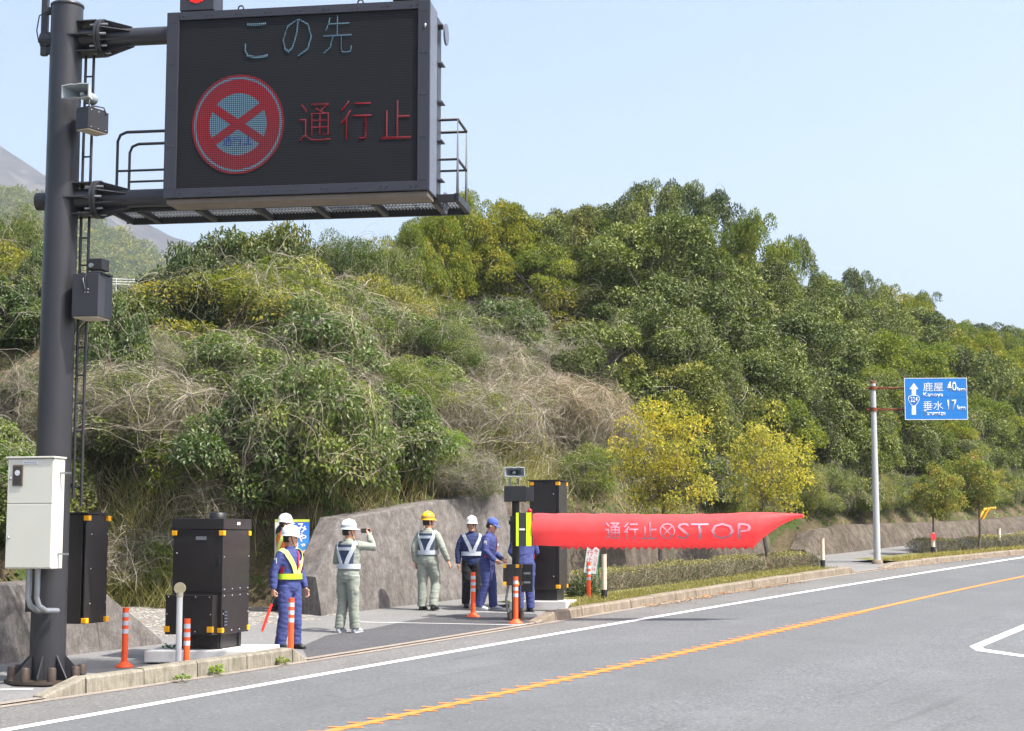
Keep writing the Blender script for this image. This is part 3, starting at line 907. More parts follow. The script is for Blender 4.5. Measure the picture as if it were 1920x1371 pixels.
lb = wall_box('control_box', p, (0.36, 0.4, 0.55), RAD(-12), M_dark, 'charcoal control box with a camera on top beside the sign pole', 'equipment box')
MB().box((0, 0, -0.283), (0.33, 0.36, 0.014)).build('underside', M_cream, lb)
MB().box((0.06, 0.0, 0.285), (0.3, 0.3, 0.02)).build('lid', M_black, lb)
cm = MB().box((0.1, -0.05, 0.4), (0.2, 0.22, 0.15)).build('camera', M_black, lb, 0.012)
MB().box((0.08, -0.05, 0.305), (0.16, 0.1, 0.03)).build('mount', M_zinc, cm)
MB().tube([(0.06, -0.19, 0.38), (0.06, -0.15, 0.38)], 0.03, 10).build('lens', M_zinc, cm)
MB().tube([(0.02, -0.15, 0.29), (0.0, -0.21, 0.24), (0.01, -0.215, 0.12), (0.02, -0.205, 0.06)], 0.008, 6).build('cable', M_black, lb)
MB().tube([(-0.02, -0.15, 0.29), (-0.03, -0.21, 0.2), (0.0, -0.215, 0.1), (0.02, -0.205, 0.06)], 0.006, 6).build('cable', M_zinc, lb)
for a in range(4): MB().ball((0.02 + 0.03 * math.cos(a * 1.57 + 0.78), -0.203, 0.05 + 0.03 * math.sin(a * 1.57 + 0.78)), 0.008, 6, 4).build('screw', M_bolt, lb)
MB().box((-0.2, 0.08, 0.0), (0.08, 0.1, 0.4)).build('bracket', M_black, lb)

# ivory meter cabinet
Ym = pole_xy[1] - 0.5
pm = PY(66, 963, Ym)
mc = empty('meter_cabinet', pm, RAD(-14), 'ivory electric meter cabinet with small window strapped to the sign pole', 'cabinet')
Wm, Hm, Dm = 0.64, 1.36, 0.26
MB().box((0, 0, 0), (Wm, Dm, Hm)).build('case', M_ivory, mc, 0.008)
MB().box((0, -0.01, Hm / 2 + 0.012), (Wm + 0.03, Dm + 0.04, 0.022)).build('roof', M_ivory, mc, 0.005)
for z0, z1 in ((-Hm / 2 + 0.015, 0.115), (0.125, Hm / 2 - 0.012)):
    MB().box((0, -Dm / 2 - 0.006, (z0 + z1) / 2), (Wm - 0.02, 0.014, z1 - z0)).build('door', M_ivory, mc, 0.004)
wn_ = MB().box((-0.17, -Dm / 2 - 0.018, 0.47), (0.14, 0.016, 0.26)).build('window_frame', plain('bronze_frame', srgb(92, 78, 66), 0.4), mc, 0.004)
N_ = NT('meter_glass'); N_.set((0.05, 0.045, 0.04), 0.08, 0, 0.6)
MB().box((-0.17, -Dm / 2 - 0.024, 0.47), (0.105, 0.01, 0.22)).build('pane', N_.m, wn_)
MB().lathe([(0.035, 0), (0.035, 0.006)], 14, Matrix.Translation((-0.17, -Dm / 2 - 0.027, 0.5)) @ Matrix.Rotation(RAD(90), 4, 'X')).build('dial', M_reflect, wn_)
tg_ = MB().box((0.0, -Dm / 2 - 0.016, 0.63), (0.2, 0.006, 0.032)).build('name_plate', M_whitep, mc)
text_obj('道路情報板', tg_, plain('blue_ink', srgb(60, 90, 170), 0.6), -0.09, 0.09, 0.62, 0.64, -Dm / 2 - 0.0195, 'lettering', 0.0)
for z in (0.43, -0.3): MB().ball((-0.27, -Dm / 2 - 0.02, z), (0.014, 0.012, 0.018)).build('lock', M_bolt, mc)
for z in (0.5, -0.5): MB().box((Wm / 2 + 0.06, 0.02, z), (0.16, 0.03, 0.022)).build('strap', M_zinc, mc)
MB().box((0.05, Dm / 2 + 0.06, 0.3), (0.3, 0.12, 0.06)).build('bracket', M_zinc, mc)
MB().box((0.05, Dm / 2 + 0.06, -0.4), (0.3, 0.12, 0.06)).build('bracket', M_zinc, mc)
for x in (-0.06, 0.06):
    MB().tube([(x, 0, -Hm / 2), (x, 0, -Hm / 2 - 0.36), (x + 0.02, 0.02, -Hm / 2 - 0.46), (x + 0.07, 0.1, -Hm / 2 - 0.52), (x + 0.12, 0.3, -Hm / 2 - 0.53)], 0.036, 10).build('conduit', M_zinc, mc)
MB().box((-0.24, 0.4, -1.13), (0.12, 0.12, 0.2)).build('junction_box', M_black, mc)

def corner_blocks(root, w, d, z0, z1, s=0.075):
    for x in (-w / 2, w / 2):
        for y in (-d / 2, d / 2):
            for z in (z0, z1):
                MB().box((x - math.copysign(s / 2 - 0.008, x), y - math.copysign(s / 2 - 0.008, y), z), (s, s, s * 0.9)).build('corner_block', M_yblock, root, 0.006)
def screws(root, pts):
    for p in pts: MB().ball(p, 0.011, 6, 4).build('screw', M_bolt, root)
# banner cabinet hung on the back of the pole
pb = PY(150, 1066, 21.35)
bc = empty('banner_cabinet', pb, RAD(-15), 'dark banner cabinet hung behind the sign pole above the pavement', 'cabinet')
w, d, h = 0.52, 0.58, 1.42
MB().box((-0.03, 0, 0), (w - 0.08, d, h)).build('case', M_brown, bc, 0.006)
MB().box((w / 2 - 0.025, -d / 2 + 0.005, 0), (0.016, 0.02, h - 0.02)).build('door_seam', M_black, bc)
MB().prism([(-d / 2 + 0.02, -h / 2), (d / 2, -h / 2), (d / 2, h / 2), (-d / 2 + 0.02, h / 2)], 0, 0.03, Matrix.Translation((w / 2 - 0.02, 0, 0)) @ Matrix.Rotation(RAD(90), 4, 'Z')).build('side_door', M_brown, bc, 0.004)
MB().box((0, 0, h / 2 + 0.015), (w + 0.03, d + 0.03, 0.02)).build('roof', M_black, bc)
corner_blocks(bc, w + 0.02, d, -h / 2 + 0.04, h / 2 - 0.05)
screws(bc, [(w / 2 + 0.012, y, z) for y in (-0.2, 0.22) for z in (-0.45, 0.0, 0.45)])
MB().box((-0.2, -d / 2 - 0.02, 0.45), (0.3, 0.06, 0.08)).build('bracket', M_zinc, bc)
MB().box((-0.2, -d / 2 - 0.02, -0.45), (0.3, 0.06, 0.08)).build('bracket', M_zinc, bc)
MB().box((-0.28, -0.25, 0), (0.2, 0.5, 0.1)).build('bracket', M_dark, bc)

# ------------------------------------------------------------------ big cabinet on the pavement with its slab
sl = G(268, 1245, 0.012)
slab = empty('concrete_slab', (G(395, 1240, 0).x, 22.9, gz(22.9)), RAD(-2), 'white concrete slab under the wide dark cabinet', 'slab')
MB().box((0.0, 0.02, 0.085), (1.62, 1.4, 0.16)).build('block', M_slab, slab, 0.012)
pc = PY(397, 1219, 22.95)
Yc = 22.95
gc = empty('blower_cabinet', (PY(394, 1200, Yc).x, Yc, gz(Yc) + 0.165), RAD(-15), 'wide dark brown cabinet with yellow corner blocks on white slab', 'cabinet')
W, D = 0.76, 0.9
zc1 = PY(400, 1112, 22.5).z - (gz(Yc) + 0.165); ztopc = PY(400, 972, 22.5).z - (gz(Yc) + 0.165); zhood = PY(400, 993, 22.5).z - (gz(Yc) + 0.165)
zlow = PY(400, 1190, 22.5).z - (gz(Yc) + 0.165)
for x in (-0.27, 0.27):
    for y in (-0.3, 0.3): MB().box((x, y, zlow / 2), (0.1, 0.08, zlow)).build('leg', M_black, gc)
MB().box((0, 0, zlow / 2 + 0.01), (0.6, 0.74, zlow)).build('plinth', M_brown, gc)
MB().box((0.0, 0, (zlow + zc1) / 2), (W, D, zc1 - zlow - 0.006)).build('lower_case', M_brown, gc, 0.005)
MB().box((-0.03, -D / 2 - 0.09, (zlow + zc1) / 2 - 0.01), (W - 0.05, 0.18, zc1 - zlow - 0.03)).build('front_box', M_brown, gc, 0.005)
MB().box((0, 0, (zc1 + zhood) / 2), (W, D, zhood - zc1)).build('upper_case', M_brown, gc, 0.005)
MB().box((0, 0, (zhood + ztopc) / 2), (W + 0.03, D + 0.03, ztopc - zhood - 0.008)).build('hood', M_brown, gc, 0.005)
MB().lathe([(0.12, ztopc - 0.02), (0.12, ztopc + 0.08), (0.1, ztopc + 0.09)], 24, Matrix.Translation((0.06, 0.05, 0))).build('vent_cap', M_black, gc)
corner_blocks(gc, W + 0.02, D + 0.02, zlow + 0.06, zhood - 0.05)
for x in (-0.03 - (W - 0.05) / 2 + 0.03, -0.03 + (W - 0.05) / 2 - 0.03):
    MB().box((x, -D / 2 - 0.17, zlow + 0.08), (0.08, 0.06, 0.08)).build('corner_block', M_yblock, gc, 0.006)
fx, fy = -0.03, -D / 2 - 0.182
screws(gc, [(fx + dx, fy, z) for dx in (-0.31, -0.1, 0.1, 0.31) for z in (zlow + 0.05, zc1 - 0.05)] + [(fx + dx, fy, (zlow + zc1) / 2) for dx in (-0.33, 0.33)])
screws(gc, [(W / 2 + 0.002, y, z) for y in (-0.38, -0.12, 0.14, 0.4) for z in (zlow + 0.05, zc1 - 0.04, zc1 + 0.05)] + [(W / 2 + 0.002, y, z) for y in (-0.4, 0.42) for z in (zc1 + 0.5, zc1 + 0.85, (zlow + zc1) / 2)] + [(-W / 2 + 0.06, -D / 2 - 0.002, z) for z in (zc1 + 0.55, zc1 + 0.86)])
lv = MB().box((W / 2 + 0.004, -D / 2 + 0.1, zlow + 0.22), (0.02, 0.1, 0.24)).build('louvre', M_black, gc)
for k in range(5): MB().box((W / 2 + 0.016, -D / 2 + 0.1, zlow + 0.13 + 0.045 * k), (0.012, 0.085, 0.012)).build('louvre_slat', M_side, lv)
MB().box((W / 2 + 0.018, 0.02, ztopc - 0.07), (0.004, 0.1, 0.04)).build('sticker', M_whitep, gc)
MB().box((W / 2 - 0.05, -D / 2 - 0.012, zc1 + 0.45), (0.022, 0.022, 0.12)).build('handle', M_black, gc, 0.004)
for z in (zc1 + 0.15, zhood - 0.2): MB().tube([(-W / 2 - 0.006, -D / 2 - 0.004, z - 0.05), (-W / 2 - 0.006, -D / 2 - 0.004, z + 0.05)], 0.012, 8).build('hinge', M_dark, gc)
MB().box((0.05, -D / 2 - 0.004, zhood - 0.12), (0.16, 0.004, 0.05)).build('rating_plate', M_zinc, gc)

# ------------------------------------------------------------------ inflatable barrier on its post
Yp = 28.45
bp_x = PY(967, 1150, Yp).x
bar = empty('barrier_post', (bp_x, Yp, gz(Yp) + 0.012), 0, 'black barrier post with yellow edged banner housing and boxes', 'barrier')
def bz(y): return PY(967, y, Yp).z - gz(Yp) - 0.012
def bxx(x, Y=Yp): return PY(x, 1000, Y).x - bp_x
MB().tube([(0, 0, 0.0), (0, 0, bz(930))], 0.068, 16).build('post', M_black, bar)
MB().lathe([(0.2, 0.0), (0.2, 0.03)], 16).build('base_plate', M_brown2, bar)
for a in range(4): MB().lathe([(0.04, 0.03), (0.038, 0.13)], 10, Matrix.Translation((0.15 * math.cos(a * 1.57 + 0.8), 0.15 * math.sin(a * 1.57 + 0.8), 0))).build('anchor_cap', M_brown2, bar)
tb = MB().box((bxx(966), -0.03, (bz(912) + bz(941)) / 2), (0.39, 0.34, bz(912) - bz(941))).build('top_box', M_black, bar, 0.006)
tb.rotation_euler = (0, 0, 0)
MB().box((bxx(993), 0.1, (bz(913) + bz(940)) / 2), (0.15, 0.3, 0.25)).build('side_box', M_dark, bar, 0.006)
hs = MB().box((bxx(983), -0.26, (bz(962) + bz(1024)) / 2), (0.29, 0.34, bz(962) - bz(1024))).build('banner_housing', M_dark, bar, 0.008)
zh = (bz(962) + bz(1024)) / 2; hh = bz(962) - bz(1024)
for x0, x1 in ((967.5, 972.5), (986.5, 996.5)):
    MB().box((bxx((x0 + x1) / 2, Yp - 0.44), -0.432, zh), ((x1 - x0) / 107, 0.012, hh - 0.004)).build('neon_stripe', M_neon, hs)
MB().box((bxx(979, Yp - 0.44), -0.433, zh), (0.1, 0.01, 0.03)).build('reflector', M_whitep, hs)
MB().box((-0.02, -0.14, zh), (0.16, 0.2, hh * 0.8)).build('bracket', M_black, bar)
MB().box((-0.095, -0.05, bz(980)), (0.06, 0.06, 0.07)).build('sensor', M_black, bar)
zA, zB = bz(1058), bz(1097)
jb = MB().box((bxx(961), -0.14, (zA + zB) / 2), (0.33, 0.28, zA - zB)).build('junction_box', M_brown, bar, 0.006)
for x in (bxx(946), bxx(970)):
    for z in (zA - 0.03, zB + 0.03): MB().box((x, -0.275, z), (0.062, 0.03, 0.062)).build('corner_block', M_yblock, jb, 0.005)
for z in (zA - 0.03, zB + 0.03): MB().box((bxx(961) + 0.155, -0.15, z), (0.03, 0.06, 0.062)).build('corner_block', M_yblock, jb, 0.005)
MB().box((bxx(952), -0.285, (zA + zB) / 2), (0.015, 0.02, 0.2)).build('handle', M_black, jb)
MB().box((bxx(988), 0.05, (bz(1058) + bz(1110)) / 2), (0.2, 0.2, bz(1058) - bz(1110))).build('motor_box', M_black, bar, 0.006)
for y in (1075, 1092): MB().box((bxx(988), -0.055, bz(y)), (0.12, 0.008, 0.035)).build('label_plate', M_zinc, bar)
MB().tube([(bxx(953), -0.1, zB), (bxx(949), -0.1, zB - 0.25), (bxx(953), -0.08, 0.12), (bxx(958), -0.05, 0.03)], 0.022, 8).build('conduit', M_zinc, bar)
MB().tube([(bxx(972), -0.16, zB), (bxx(973), -0.15, 0.25), (bxx(970), -0.05, 0.03)], 0.03, 8).build('conduit', M_black, bar)
rl = MB().lathe([(0.035, 0), (0.04, 0.02), (0.04, 0.05), (0.02, 0.07)], 14, Matrix.Translation((bxx(993), -0.2, bz(962)))).build('red_lamp', plain('red_lens', srgb(215, 30, 30), 0.25), bar)
ph = Vector((PY(964, 886, Yp - 0.05).x, Yp - 0.05, PY(964, 886, Yp - 0.05).z))
horn(ph, RAD(3), 'grey horn loudspeaker on top of the black barrier post', 0.36, 0.19)
for x in (-0.05, 0.11): MB().tube([(bxx(962) + x, 0, bz(912)), (bxx(962) + x, 0, bz(898))], 0.014, 6).build('horn_stand', M_zinc, bar)

# red inflated banner
def banner():
    Yb = Yp - 0.26
    x0, x1 = PY(997, 1000, Yb).x, PY(1505, 1000, Yb).x
    root = empty('inflatable_banner', (x0, Yb, PY(997, 995, Yb).z), 0, 'long red inflated stop banner with zigzag fringe and pale lettering', 'barrier banner')
    zo = root.location.z
    def zz(px, py): return PY(px, py, Yb).z - zo
    top = [(997, 964), (1006, 962.5), (1100, 963), (1230, 964.5), (1330, 964), (1400, 961), (1440, 960.5), (1480, 962.5), (1504, 964)]
    bot = [(997, 1023), (1040, 1024), (1100, 1026), (1230, 1027), (1330, 1027), (1400, 1027), (1412, 1027), (1420, 1019), (1430, 1009.5), (1445, 998), (1465, 985), (1490, 973), (1504, 971)]
    xs = np.concatenate([np.linspace(997, 1400, 46), np.linspace(1404, 1504, 26)])
    tp = np.interp(xs, *zip(*top)); bt = np.interp(xs, *zip(*bot))
    nS = 24
    V, Fq = [], []
    for i, px in enumerate(xs):
        X = PY(px, 1000, Yb).x - x0
        a, b = zz(px, tp[i]), zz(px, bt[i])
        rip = 0.03 * mnoise.noise((px * 0.03, 0, 0)) + 0.02 * mnoise.noise((px * 0.11, 3, 0))
        dep = min(0.2, (a - b) * 0.36) * (1 + rip)
        for k in range(nS):
            th = 2 * math.pi * k / nS
            c, s = math.cos(th), math.sin(th)
            w = dep * s * (1.0 if c > -0.2 else (1 - 0.75 * ((-c - 0.2) / 0.8) ** 1.5))
            V.append((X, w, (a + b) / 2 + (a - b) / 2 * c + 0.012 * mnoise.noise((px * 0.04, c * 2, s * 2))))
    n = len(xs)
    for i in range(n - 1):
        for k in range(nS): Fq.append((i * nS + k, i * nS + (k + 1) % nS, (i + 1) * nS + (k + 1) % nS, (i + 1) * nS + k))
    N = NT('red_banner_nylon')
    col = N.ramp(N.noise(3, 3), [(0.3, (0.93, 0.115, 0.125)), (0.7, (0.955, 0.14, 0.15))])
    N.set(col, 0.5, 0, 0.3)
    N.b.inputs['Sheen Weight'].default_value = 0.4
    N.bump(N.noise(5, 4, 0.55, N.coord('Object', (1.4, 1, 0.7))), 0.3, 0.05)
    tr = N.n('BsdfTranslucent'); N.l(N.mix(1.0, col, (1.1, 2.2, 2.0), 'MULTIPLY'), tr.inputs[0])
    mx = N.n('MixShader'); mx.inputs[0].default_value = 0.6
    N.l(N.b.outputs[0], mx.inputs[1]); N.l(tr.outputs[0], mx.inputs[2]); N.l(mx.outputs[0], N.out.inputs[0])
    me = fast_mesh('tube', np.array(V), np.array(Fq), N.m, smooth_on=True)
    link('tube', me, root)
    MB().lathe([(0.035, -0.02), (0.035, 0.02)], 12, Matrix.Translation((PY(1504, 967, Yb).x - x0, 0, zz(1504, 967.5))) @ Matrix.Rotation(RAD(90), 4, 'Y')).build('tip', N.m, root)
    # fringe of points below
    vs, fs = [], []
    nt_ = 25
    pts = []
    for i in range(nt_ * 2 + 1):
        px = 1052 + (1412 - 1052) * i / (nt_ * 2)
        pts.append((PY(px, 1000, Yb).x - x0, zz(px, (1025 if i % 2 else 1031.5) + 1.0 * mnoise.noise((px * 0.37, 5, 0)))))
    for x, z in pts:
        up = 0.08
        vs += [(x, -0.006, z + up + 0.02), (x, -0.006, z), (x, 0.006, z + up + 0.02), (x, 0.006, z)]
    for i in range(len(pts) - 1):
        a, b = i * 4, i * 4 + 4
        fs += [(a, a + 1, b + 1, b), (a + 2, b + 2, b + 3, a + 3), (a + 1, a + 3, b + 3, b + 1)]
    MB().add(vs, fs).build('fringe', N.m, root)
    # lettering wrapped on the front
    M_let = plain('silver_banner_ink', srgb(196, 140, 156), 0.5, 0.0, 0.05, 12)
    mid = lambda X: np.interp(X, [PY(p, 1000, Yb).x - x0 for p in xs], (np.array([zz(p, t) for p, t in zip(xs, tp)]) + np.array([zz(p, b_) for p, b_ in zip(xs, bt)])) / 2)
    half = lambda X: np.interp(X, [PY(p, 1000, Yb).x - x0 for p in xs], (np.array([zz(p, t) for p, t in zip(xs, tp)]) - np.array([zz(p, b_) for p, b_ in zip(xs, bt)])) / 2)
    def wrap(me):
        bm = bmesh.new(); bm.from_mesh(me)
        bmesh.ops.triangulate(bm, faces=bm.faces)
        bmesh.ops.subdivide_edges(bm, edges=[e for e in bm.edges if e.calc_length() > 0.05], cuts=2)
        for v in bm.verts:
            c = (v.co.z - mid(v.co.x)) / half(v.co.x)
            c = max(-0.95, min(0.95, c))
            s = math.sqrt(1 - c * c)
            dep = min(0.2, half(v.co.x) * 2 * 0.36)
            w = dep * s * (1.0 if c > -0.2 else (1 - 0.75 * ((-c - 0.2) / 0.8) ** 1.5))
            v.co.y = -w - 0.012
        bm.to_mesh(me); bm.free()
    for body_, a, b, y0, y1 in (('通', 1134, 1162, 980, 1011), ('行', 1168, 1195, 980, 1011), ('止', 1202, 1230, 980, 1011), ('STOP', 1268, 1405, 981, 1011)):
        o = text_obj(body_, root, M_let, PY(a, 1000, Yb).x - x0, PY(b, 1000, Yb).x - x0, zz((a + b) / 2, y1), zz((a + b) / 2, y0), -0.2, 'glyph', 0.0, 0.006 if body_ != 'STOP' else -0.004)
        wrap(o.data)
    cx, cz = PY(1249, 995, Yb).x - x0, zz(1249, 996)
    r = 14.5 / 107
    v, f = disc(28, r, 0, cx, cz, r * 0.84)
    pieces = [MB().add(v, f)]
    for s in (-1, 1):
        c, sn = math.cos(s * RAD(45)), math.sin(s * RAD(45))
        pieces.append(MB().add([(cx + p[0] * c - p[1] * sn, 0, cz + p[0] * sn + p[1] * c) for p in [(-r * 0.85, -0.011), (r * 0.85, -0.011), (r * 0.85, 0.011), (-r * 0.85, 0.011)]], [(0, 1, 2, 3)]))
    for k_, m_ in enumerate(pieces):
        me = m_.mesh('symbol', M_let)
        wrap(me)
        link('symbol', me, root).location.y = -0.002 * k_
banner()

# tall cabinet and slab behind the post
Yr = 30.6
sb = empty('concrete_slab', (PY(1033, 1140, Yr).x - 0.02, Yr, gz(Yr)), RAD(-15), 'white concrete slab under the tall narrow cabinet', 'slab')
MB().box((-0.12, 0, 0.085), (1.1, 0.95, 0.17)).build('block', M_slab, sb, 0.012)
tc_ = empty('barrier_cabinet', (PY(1030, 1120, Yr).x, Yr, gz(Yr) + 0.175), RAD(-17), 'tall narrow dark cabinet with yellow corner blocks behind red banner', 'cabinet')
H2 = PY(1030, 903, Yr).z - gz(Yr) - 0.175
MB().box((0, 0, 0.1), (0.44, 0.48, 0.2)).build('plinth', M_black, tc_)
MB().box((-0.03, 0, 0.2 + (H2 - 0.2) / 2), (0.54, 0.6, H2 - 0.2)).build('case', M_brown, tc_, 0.006)
MB().box((0.262, -0.0, 0.2 + (H2 - 0.2) / 2), (0.03, 0.58, H2 - 0.22)).build('side_door', M_brown, tc_, 0.006)
MB().box((0.243, -0.3, 0.2 + (H2 - 0.2) / 2), (0.012, 0.012, H2 - 0.22)).build('door_seam', M_black, tc_)
MB().box((-0.01, 0, H2 + 0.012), (0.62, 0.65, 0.02)).build('roof', M_black, tc_)
corner_blocks(tc_, 0.56, 0.62, 0.26, H2 - 0.05)
screws(tc_, [(x, -0.302, z) for x in (-0.24, 0.17) for z in (0.45, 1.2, H2 - 0.25)])

# ------------------------------------------------------------------ small roadside posts
def orange_post(foot_px, label, h=0.8):
    p = G(*foot_px, 0.012)
    root = empty('delineator_post', p, 0, label, 'delineator', 'orange delineator posts')
    MB().lathe([(0.125, 0.0), (0.12, 0.018), (0.07, 0.05), (0.05, 0.075)], 18).build('base', M_orangep, root)
    MB().tube([(0, 0, 0.06), (0, 0, h - 0.004)], 0.042, 16).build('tube', M_orangep, root)
    for k in range(3):
        z = h - 0.1 - 0.11 * k
        MB().lathe([(0.0435, z - 0.03), (0.0435, z + 0.03)], 16, cap=False).build('reflective_band', M_reflect, root)
    return root
orange_post((233, 1251), 'orange delineator post between sign pole and wide dark cabinet', 0.8)
orange_post((349, 1264), 'orange delineator post beside the white round-topped post', 0.72)
orange_post((545, 1229), 'orange delineator post in front of the man with the baton', 0.82)
orange_post((887, 1157), 'orange delineator post before the man in black trousers', 0.8)
orange_post((967, 1169), 'orange delineator post before the black barrier post', 0.8)
orange_post((1104, 1131), 'orange delineator post beside the leaning white notice board', 0.8)
p = G(334, 1258, 0.012)
wp = empty('reflector_post', p, 0, 'white steel post with round cream reflector by the kerb', 'marker post')
hp = PY(332, 1103, p.y).z - p.z
MB().tube([(0, 0, 0), (0, 0, hp - 0.06)], 0.04, 14).build('pipe', M_whitep, wp)
MB().lathe([(0.075, -0.03), (0.078, 0), (0.075, 0.03)], 22, Matrix.Translation((0, 0, hp)) @ Matrix.Rotation(RAD(90), 4, 'X') @ Matrix.Rotation(RAD(0), 4, 'Y')).build('reflector', plain('cream_reflector', srgb(196, 186, 150), 0.4), wp, 0.004)
MB().lathe([(0.046, hp - 0.12), (0.046, hp - 0.05)], 14).build('collar', M_cream, wp)
M_stake = plain('weathered_white_stake', srgb(215, 200, 182), 0.75, 0, 0.12, 14, 0.3)
M_pinktag = plain('red_plastic', srgb(225, 60, 70), 0.5)
def stake(foot, top_y, label, w=0.05, redtag=False):
    p = G(*foot, 0.05)
    root = empty('marker_post', p, 0, label, 'marker post', 'pale marker posts along the verge')
    h = PY(foot[0], top_y, p.y).z - p.z
    MB().tube([(0, 0, 0.22), (0, 0, h)], w, 12).build('shaft', M_stake, root)
    MB().tube([(0, 0, h), (0, 0, h + 0.02)], w * 1.05, 12).build('cap', M_cream, root)
    MB().tube([(0, 0, -0.1), (0, 0, 0.02), (0, 0, 0.24)], [w * 1.7, w * 1.35, w * 1.2], 12).build('base', M_black, root)
    if redtag: MB().box((0, -w - 0.01, h - 0.1), (0.15, 0.02, 0.2)).build('red_tag', M_pinktag, root)
    return root
stake((1133, 1129), 1041, 'pale marker post with black foot at the near end of the hedge')
stake((1543, 1068), 1011, 'pale marker post at the far end of the hedges near the guide sign')
stake((1750, 1041), 1000, 'pale marker post with a red tag beside the low right hedge', 0.055, True)
stake((1874, 1029), 992, 'pale marker post in the grass beyond the orange tinged trees', 0.055)

# leaning notice board
pn = G(1100, 1121, 0.03)
nb_ = empty('notice_board', pn, RAD(-8), 'leaning white notice board with red lettering and green frame', 'sign')
hb_ = PY(1100, 1018, pn.y).z - pn.z
lean = Matrix.Rotation(RAD(8), 4, 'Y')
M_green = plain('green_frame', srgb(60, 130, 90), 0.5)
pn_ = MB().box((0, -0.03, hb_ - 0.3), (0.25, 0.012, 0.62), lean).build('panel', M_whitep, nb_)
for x in (-0.13, 0.13): MB().tube([lean @ Vector((x, 0, 0.0)), lean @ Vector((x, 0, hb_))], 0.013, 6).build('frame_leg', M_green, nb_)
for z in (0.35, hb_ - 0.02, hb_ - 0.62): MB().tube([lean @ Vector((-0.13, 0, z)), lean @ Vector((0.13, 0, z))], 0.01, 6).build('frame_bar', M_green, nb_)
MB().tube([(0.2, 0.0, hb_ - 0.05), (0.26, 0.45, 0.0)], 0.012, 6).build('prop', M_green, nb_)
M_redink = plain('red_ink', srgb(215, 40, 60), 0.6); M_grnink = plain('green_ink', srgb(50, 120, 100), 0.6)
for body_, x0, x1, z, hgt, m_ in (('通', -0.11, 0.02, 0.0, 0.12, M_redink), ('行', -0.11, 0.02, -0.14, 0.12, M_redink), ('止', -0.11, 0.02, -0.27, 0.11, M_redink), ('と', -0.1, 0.0, -0.38, 0.09, M_grnink), ('な', -0.1, 0.0, -0.49, 0.09, M_grnink),
                              ('降', 0.04, 0.11, -0.06, 0.07, M_redink), ('二', 0.04, 0.11, -0.15, 0.07, M_redink), ('コ', 0.04, 0.11, -0.24, 0.06, M_redink), ('る', 0.04, 0.11, -0.33, 0.07, M_redink), ('は', 0.04, 0.11, -0.42, 0.06, M_redink)):
    z0 = hb_ - 0.12 + z
    o = text_obj(body_, pn_, m_, x0, x1, z0, z0 + hgt, -0.0385, 'lettering', 0.0)
    o.data.transform(lean)

# blue campaign style poster on two stakes behind the man with the baton
Yq = 30.12
A = PY(516, 974, Yq); B = PY(579, 1060, Yq)
po = empty('poster_board', ((A.x + B.x) / 2, Yq, float(terrain((A.x + B.x) / 2, Yq))), RAD(4), 'blue and lime poster board with white lettering behind two helmeted workers', 'poster')
w2, hz2 = (B.x - A.x) / 2, 0
z1 = A.z - po.location.z; z0 = B.z - po.location.z
def poster_mat():
    N = NT('poster_print')
    sx = N.n('SeparateXYZ'); N.l(N.coord(), sx.inputs[0])
    c = N.ramp(N.math('DIVIDE', N.math('SUBTRACT', sx.outputs[2], z0), z1 - z0), [(0.0, srgb(70, 160, 215)), (0.5, srgb(60, 140, 215)), (1.0, srgb(45, 95, 190))])
    c = N.mix(N.math('LESS_THAN', sx.outputs[0], -w2 + 0.3), c, srgb(225, 230, 220))
    N.set(c, 0.45)
    return N.m
pp = MB().box((0, 0, (z0 + z1) / 2), (2 * w2, 0.012, z1 - z0)).build('panel', poster_mat(), po)
M_lime = plain('lime_print', srgb(185, 195, 70), 0.5)
MB().box((0, -0.0075, z1 - 0.025), (2 * w2, 0.002, 0.05)).build('band', M_lime, pp)
MB().box((0, -0.0075, z0 + 0.03), (2 * w2, 0.002, 0.06)).build('band', M_lime, pp)
v, f = disc(24, 0.19, -0.0085, -w2 + 0.2, z1 - 0.25)
MB().add([(p[0], p[1], p[2] * 1.0) for p in v], f).build('portrait_shape', plain('dark_print', srgb(45, 40, 52), 0.5), pp)
for body_, x0, x1, ya, yb in (('み', 0.08, 0.27, 981, 999), ('や', 0.08, 0.27, 1000, 1016), ('じ', 0.08, 0.27, 1018, 1038), ('拓', 0.1, 0.2, 1040, 1052)):
    text_obj(body_, pp, M_whitep, x0, x1, PY(550, yb, Yq).z - po.location.z, PY(550, ya, Yq).z - po.location.z, -0.0095, 'lettering', 0.0, 0.02)
for x in (-w2 + 0.08, w2 - 0.08): MB().tube([(x, 0.02, -0.1), (x, 0.02, z1)], 0.014, 6).build('stake', M_stake, po)

# blue guide sign
gp_ = G(1645, 1056, 0.03)
gs = empty('guide_sign', gp_, RAD(-3), 'blue direction sign on a white pole with rusty brackets', 'road sign')
GF = Frame(gp_, RAD(-3))
hgt = GF.pix(1641, 718)[1]
MB().lathe([(0.095, 0.0), (0.085, hgt * 0.5), (0.072, hgt)], 20).build('pole', plain('pale_grey_pole', srgb(178, 180, 180), 0.55, 0.1, 0.06, 4), gs)
MB().lathe([(0.074, hgt - 0.02), (0.076, hgt + 0.03), (0.05, hgt + 0.05)], 20).build('pole_cap', M_rust, gs)
MB().lathe([(0.16, -0.05), (0.15, 0.06), (0.1, 0.09)], 16).build('footing', M_kerb2, gs)
a = GF.pix(1695, 709, -0.12); b = GF.pix(1815, 787, -0.12)
def blue_mat():
    N = NT('blue_sign_sheet')
    N.set(N.ramp(N.noise(2, 3), [(0.3, srgb(28, 118, 196)), (0.7, srgb(34, 128, 208))]), 0.4)
    return N.m
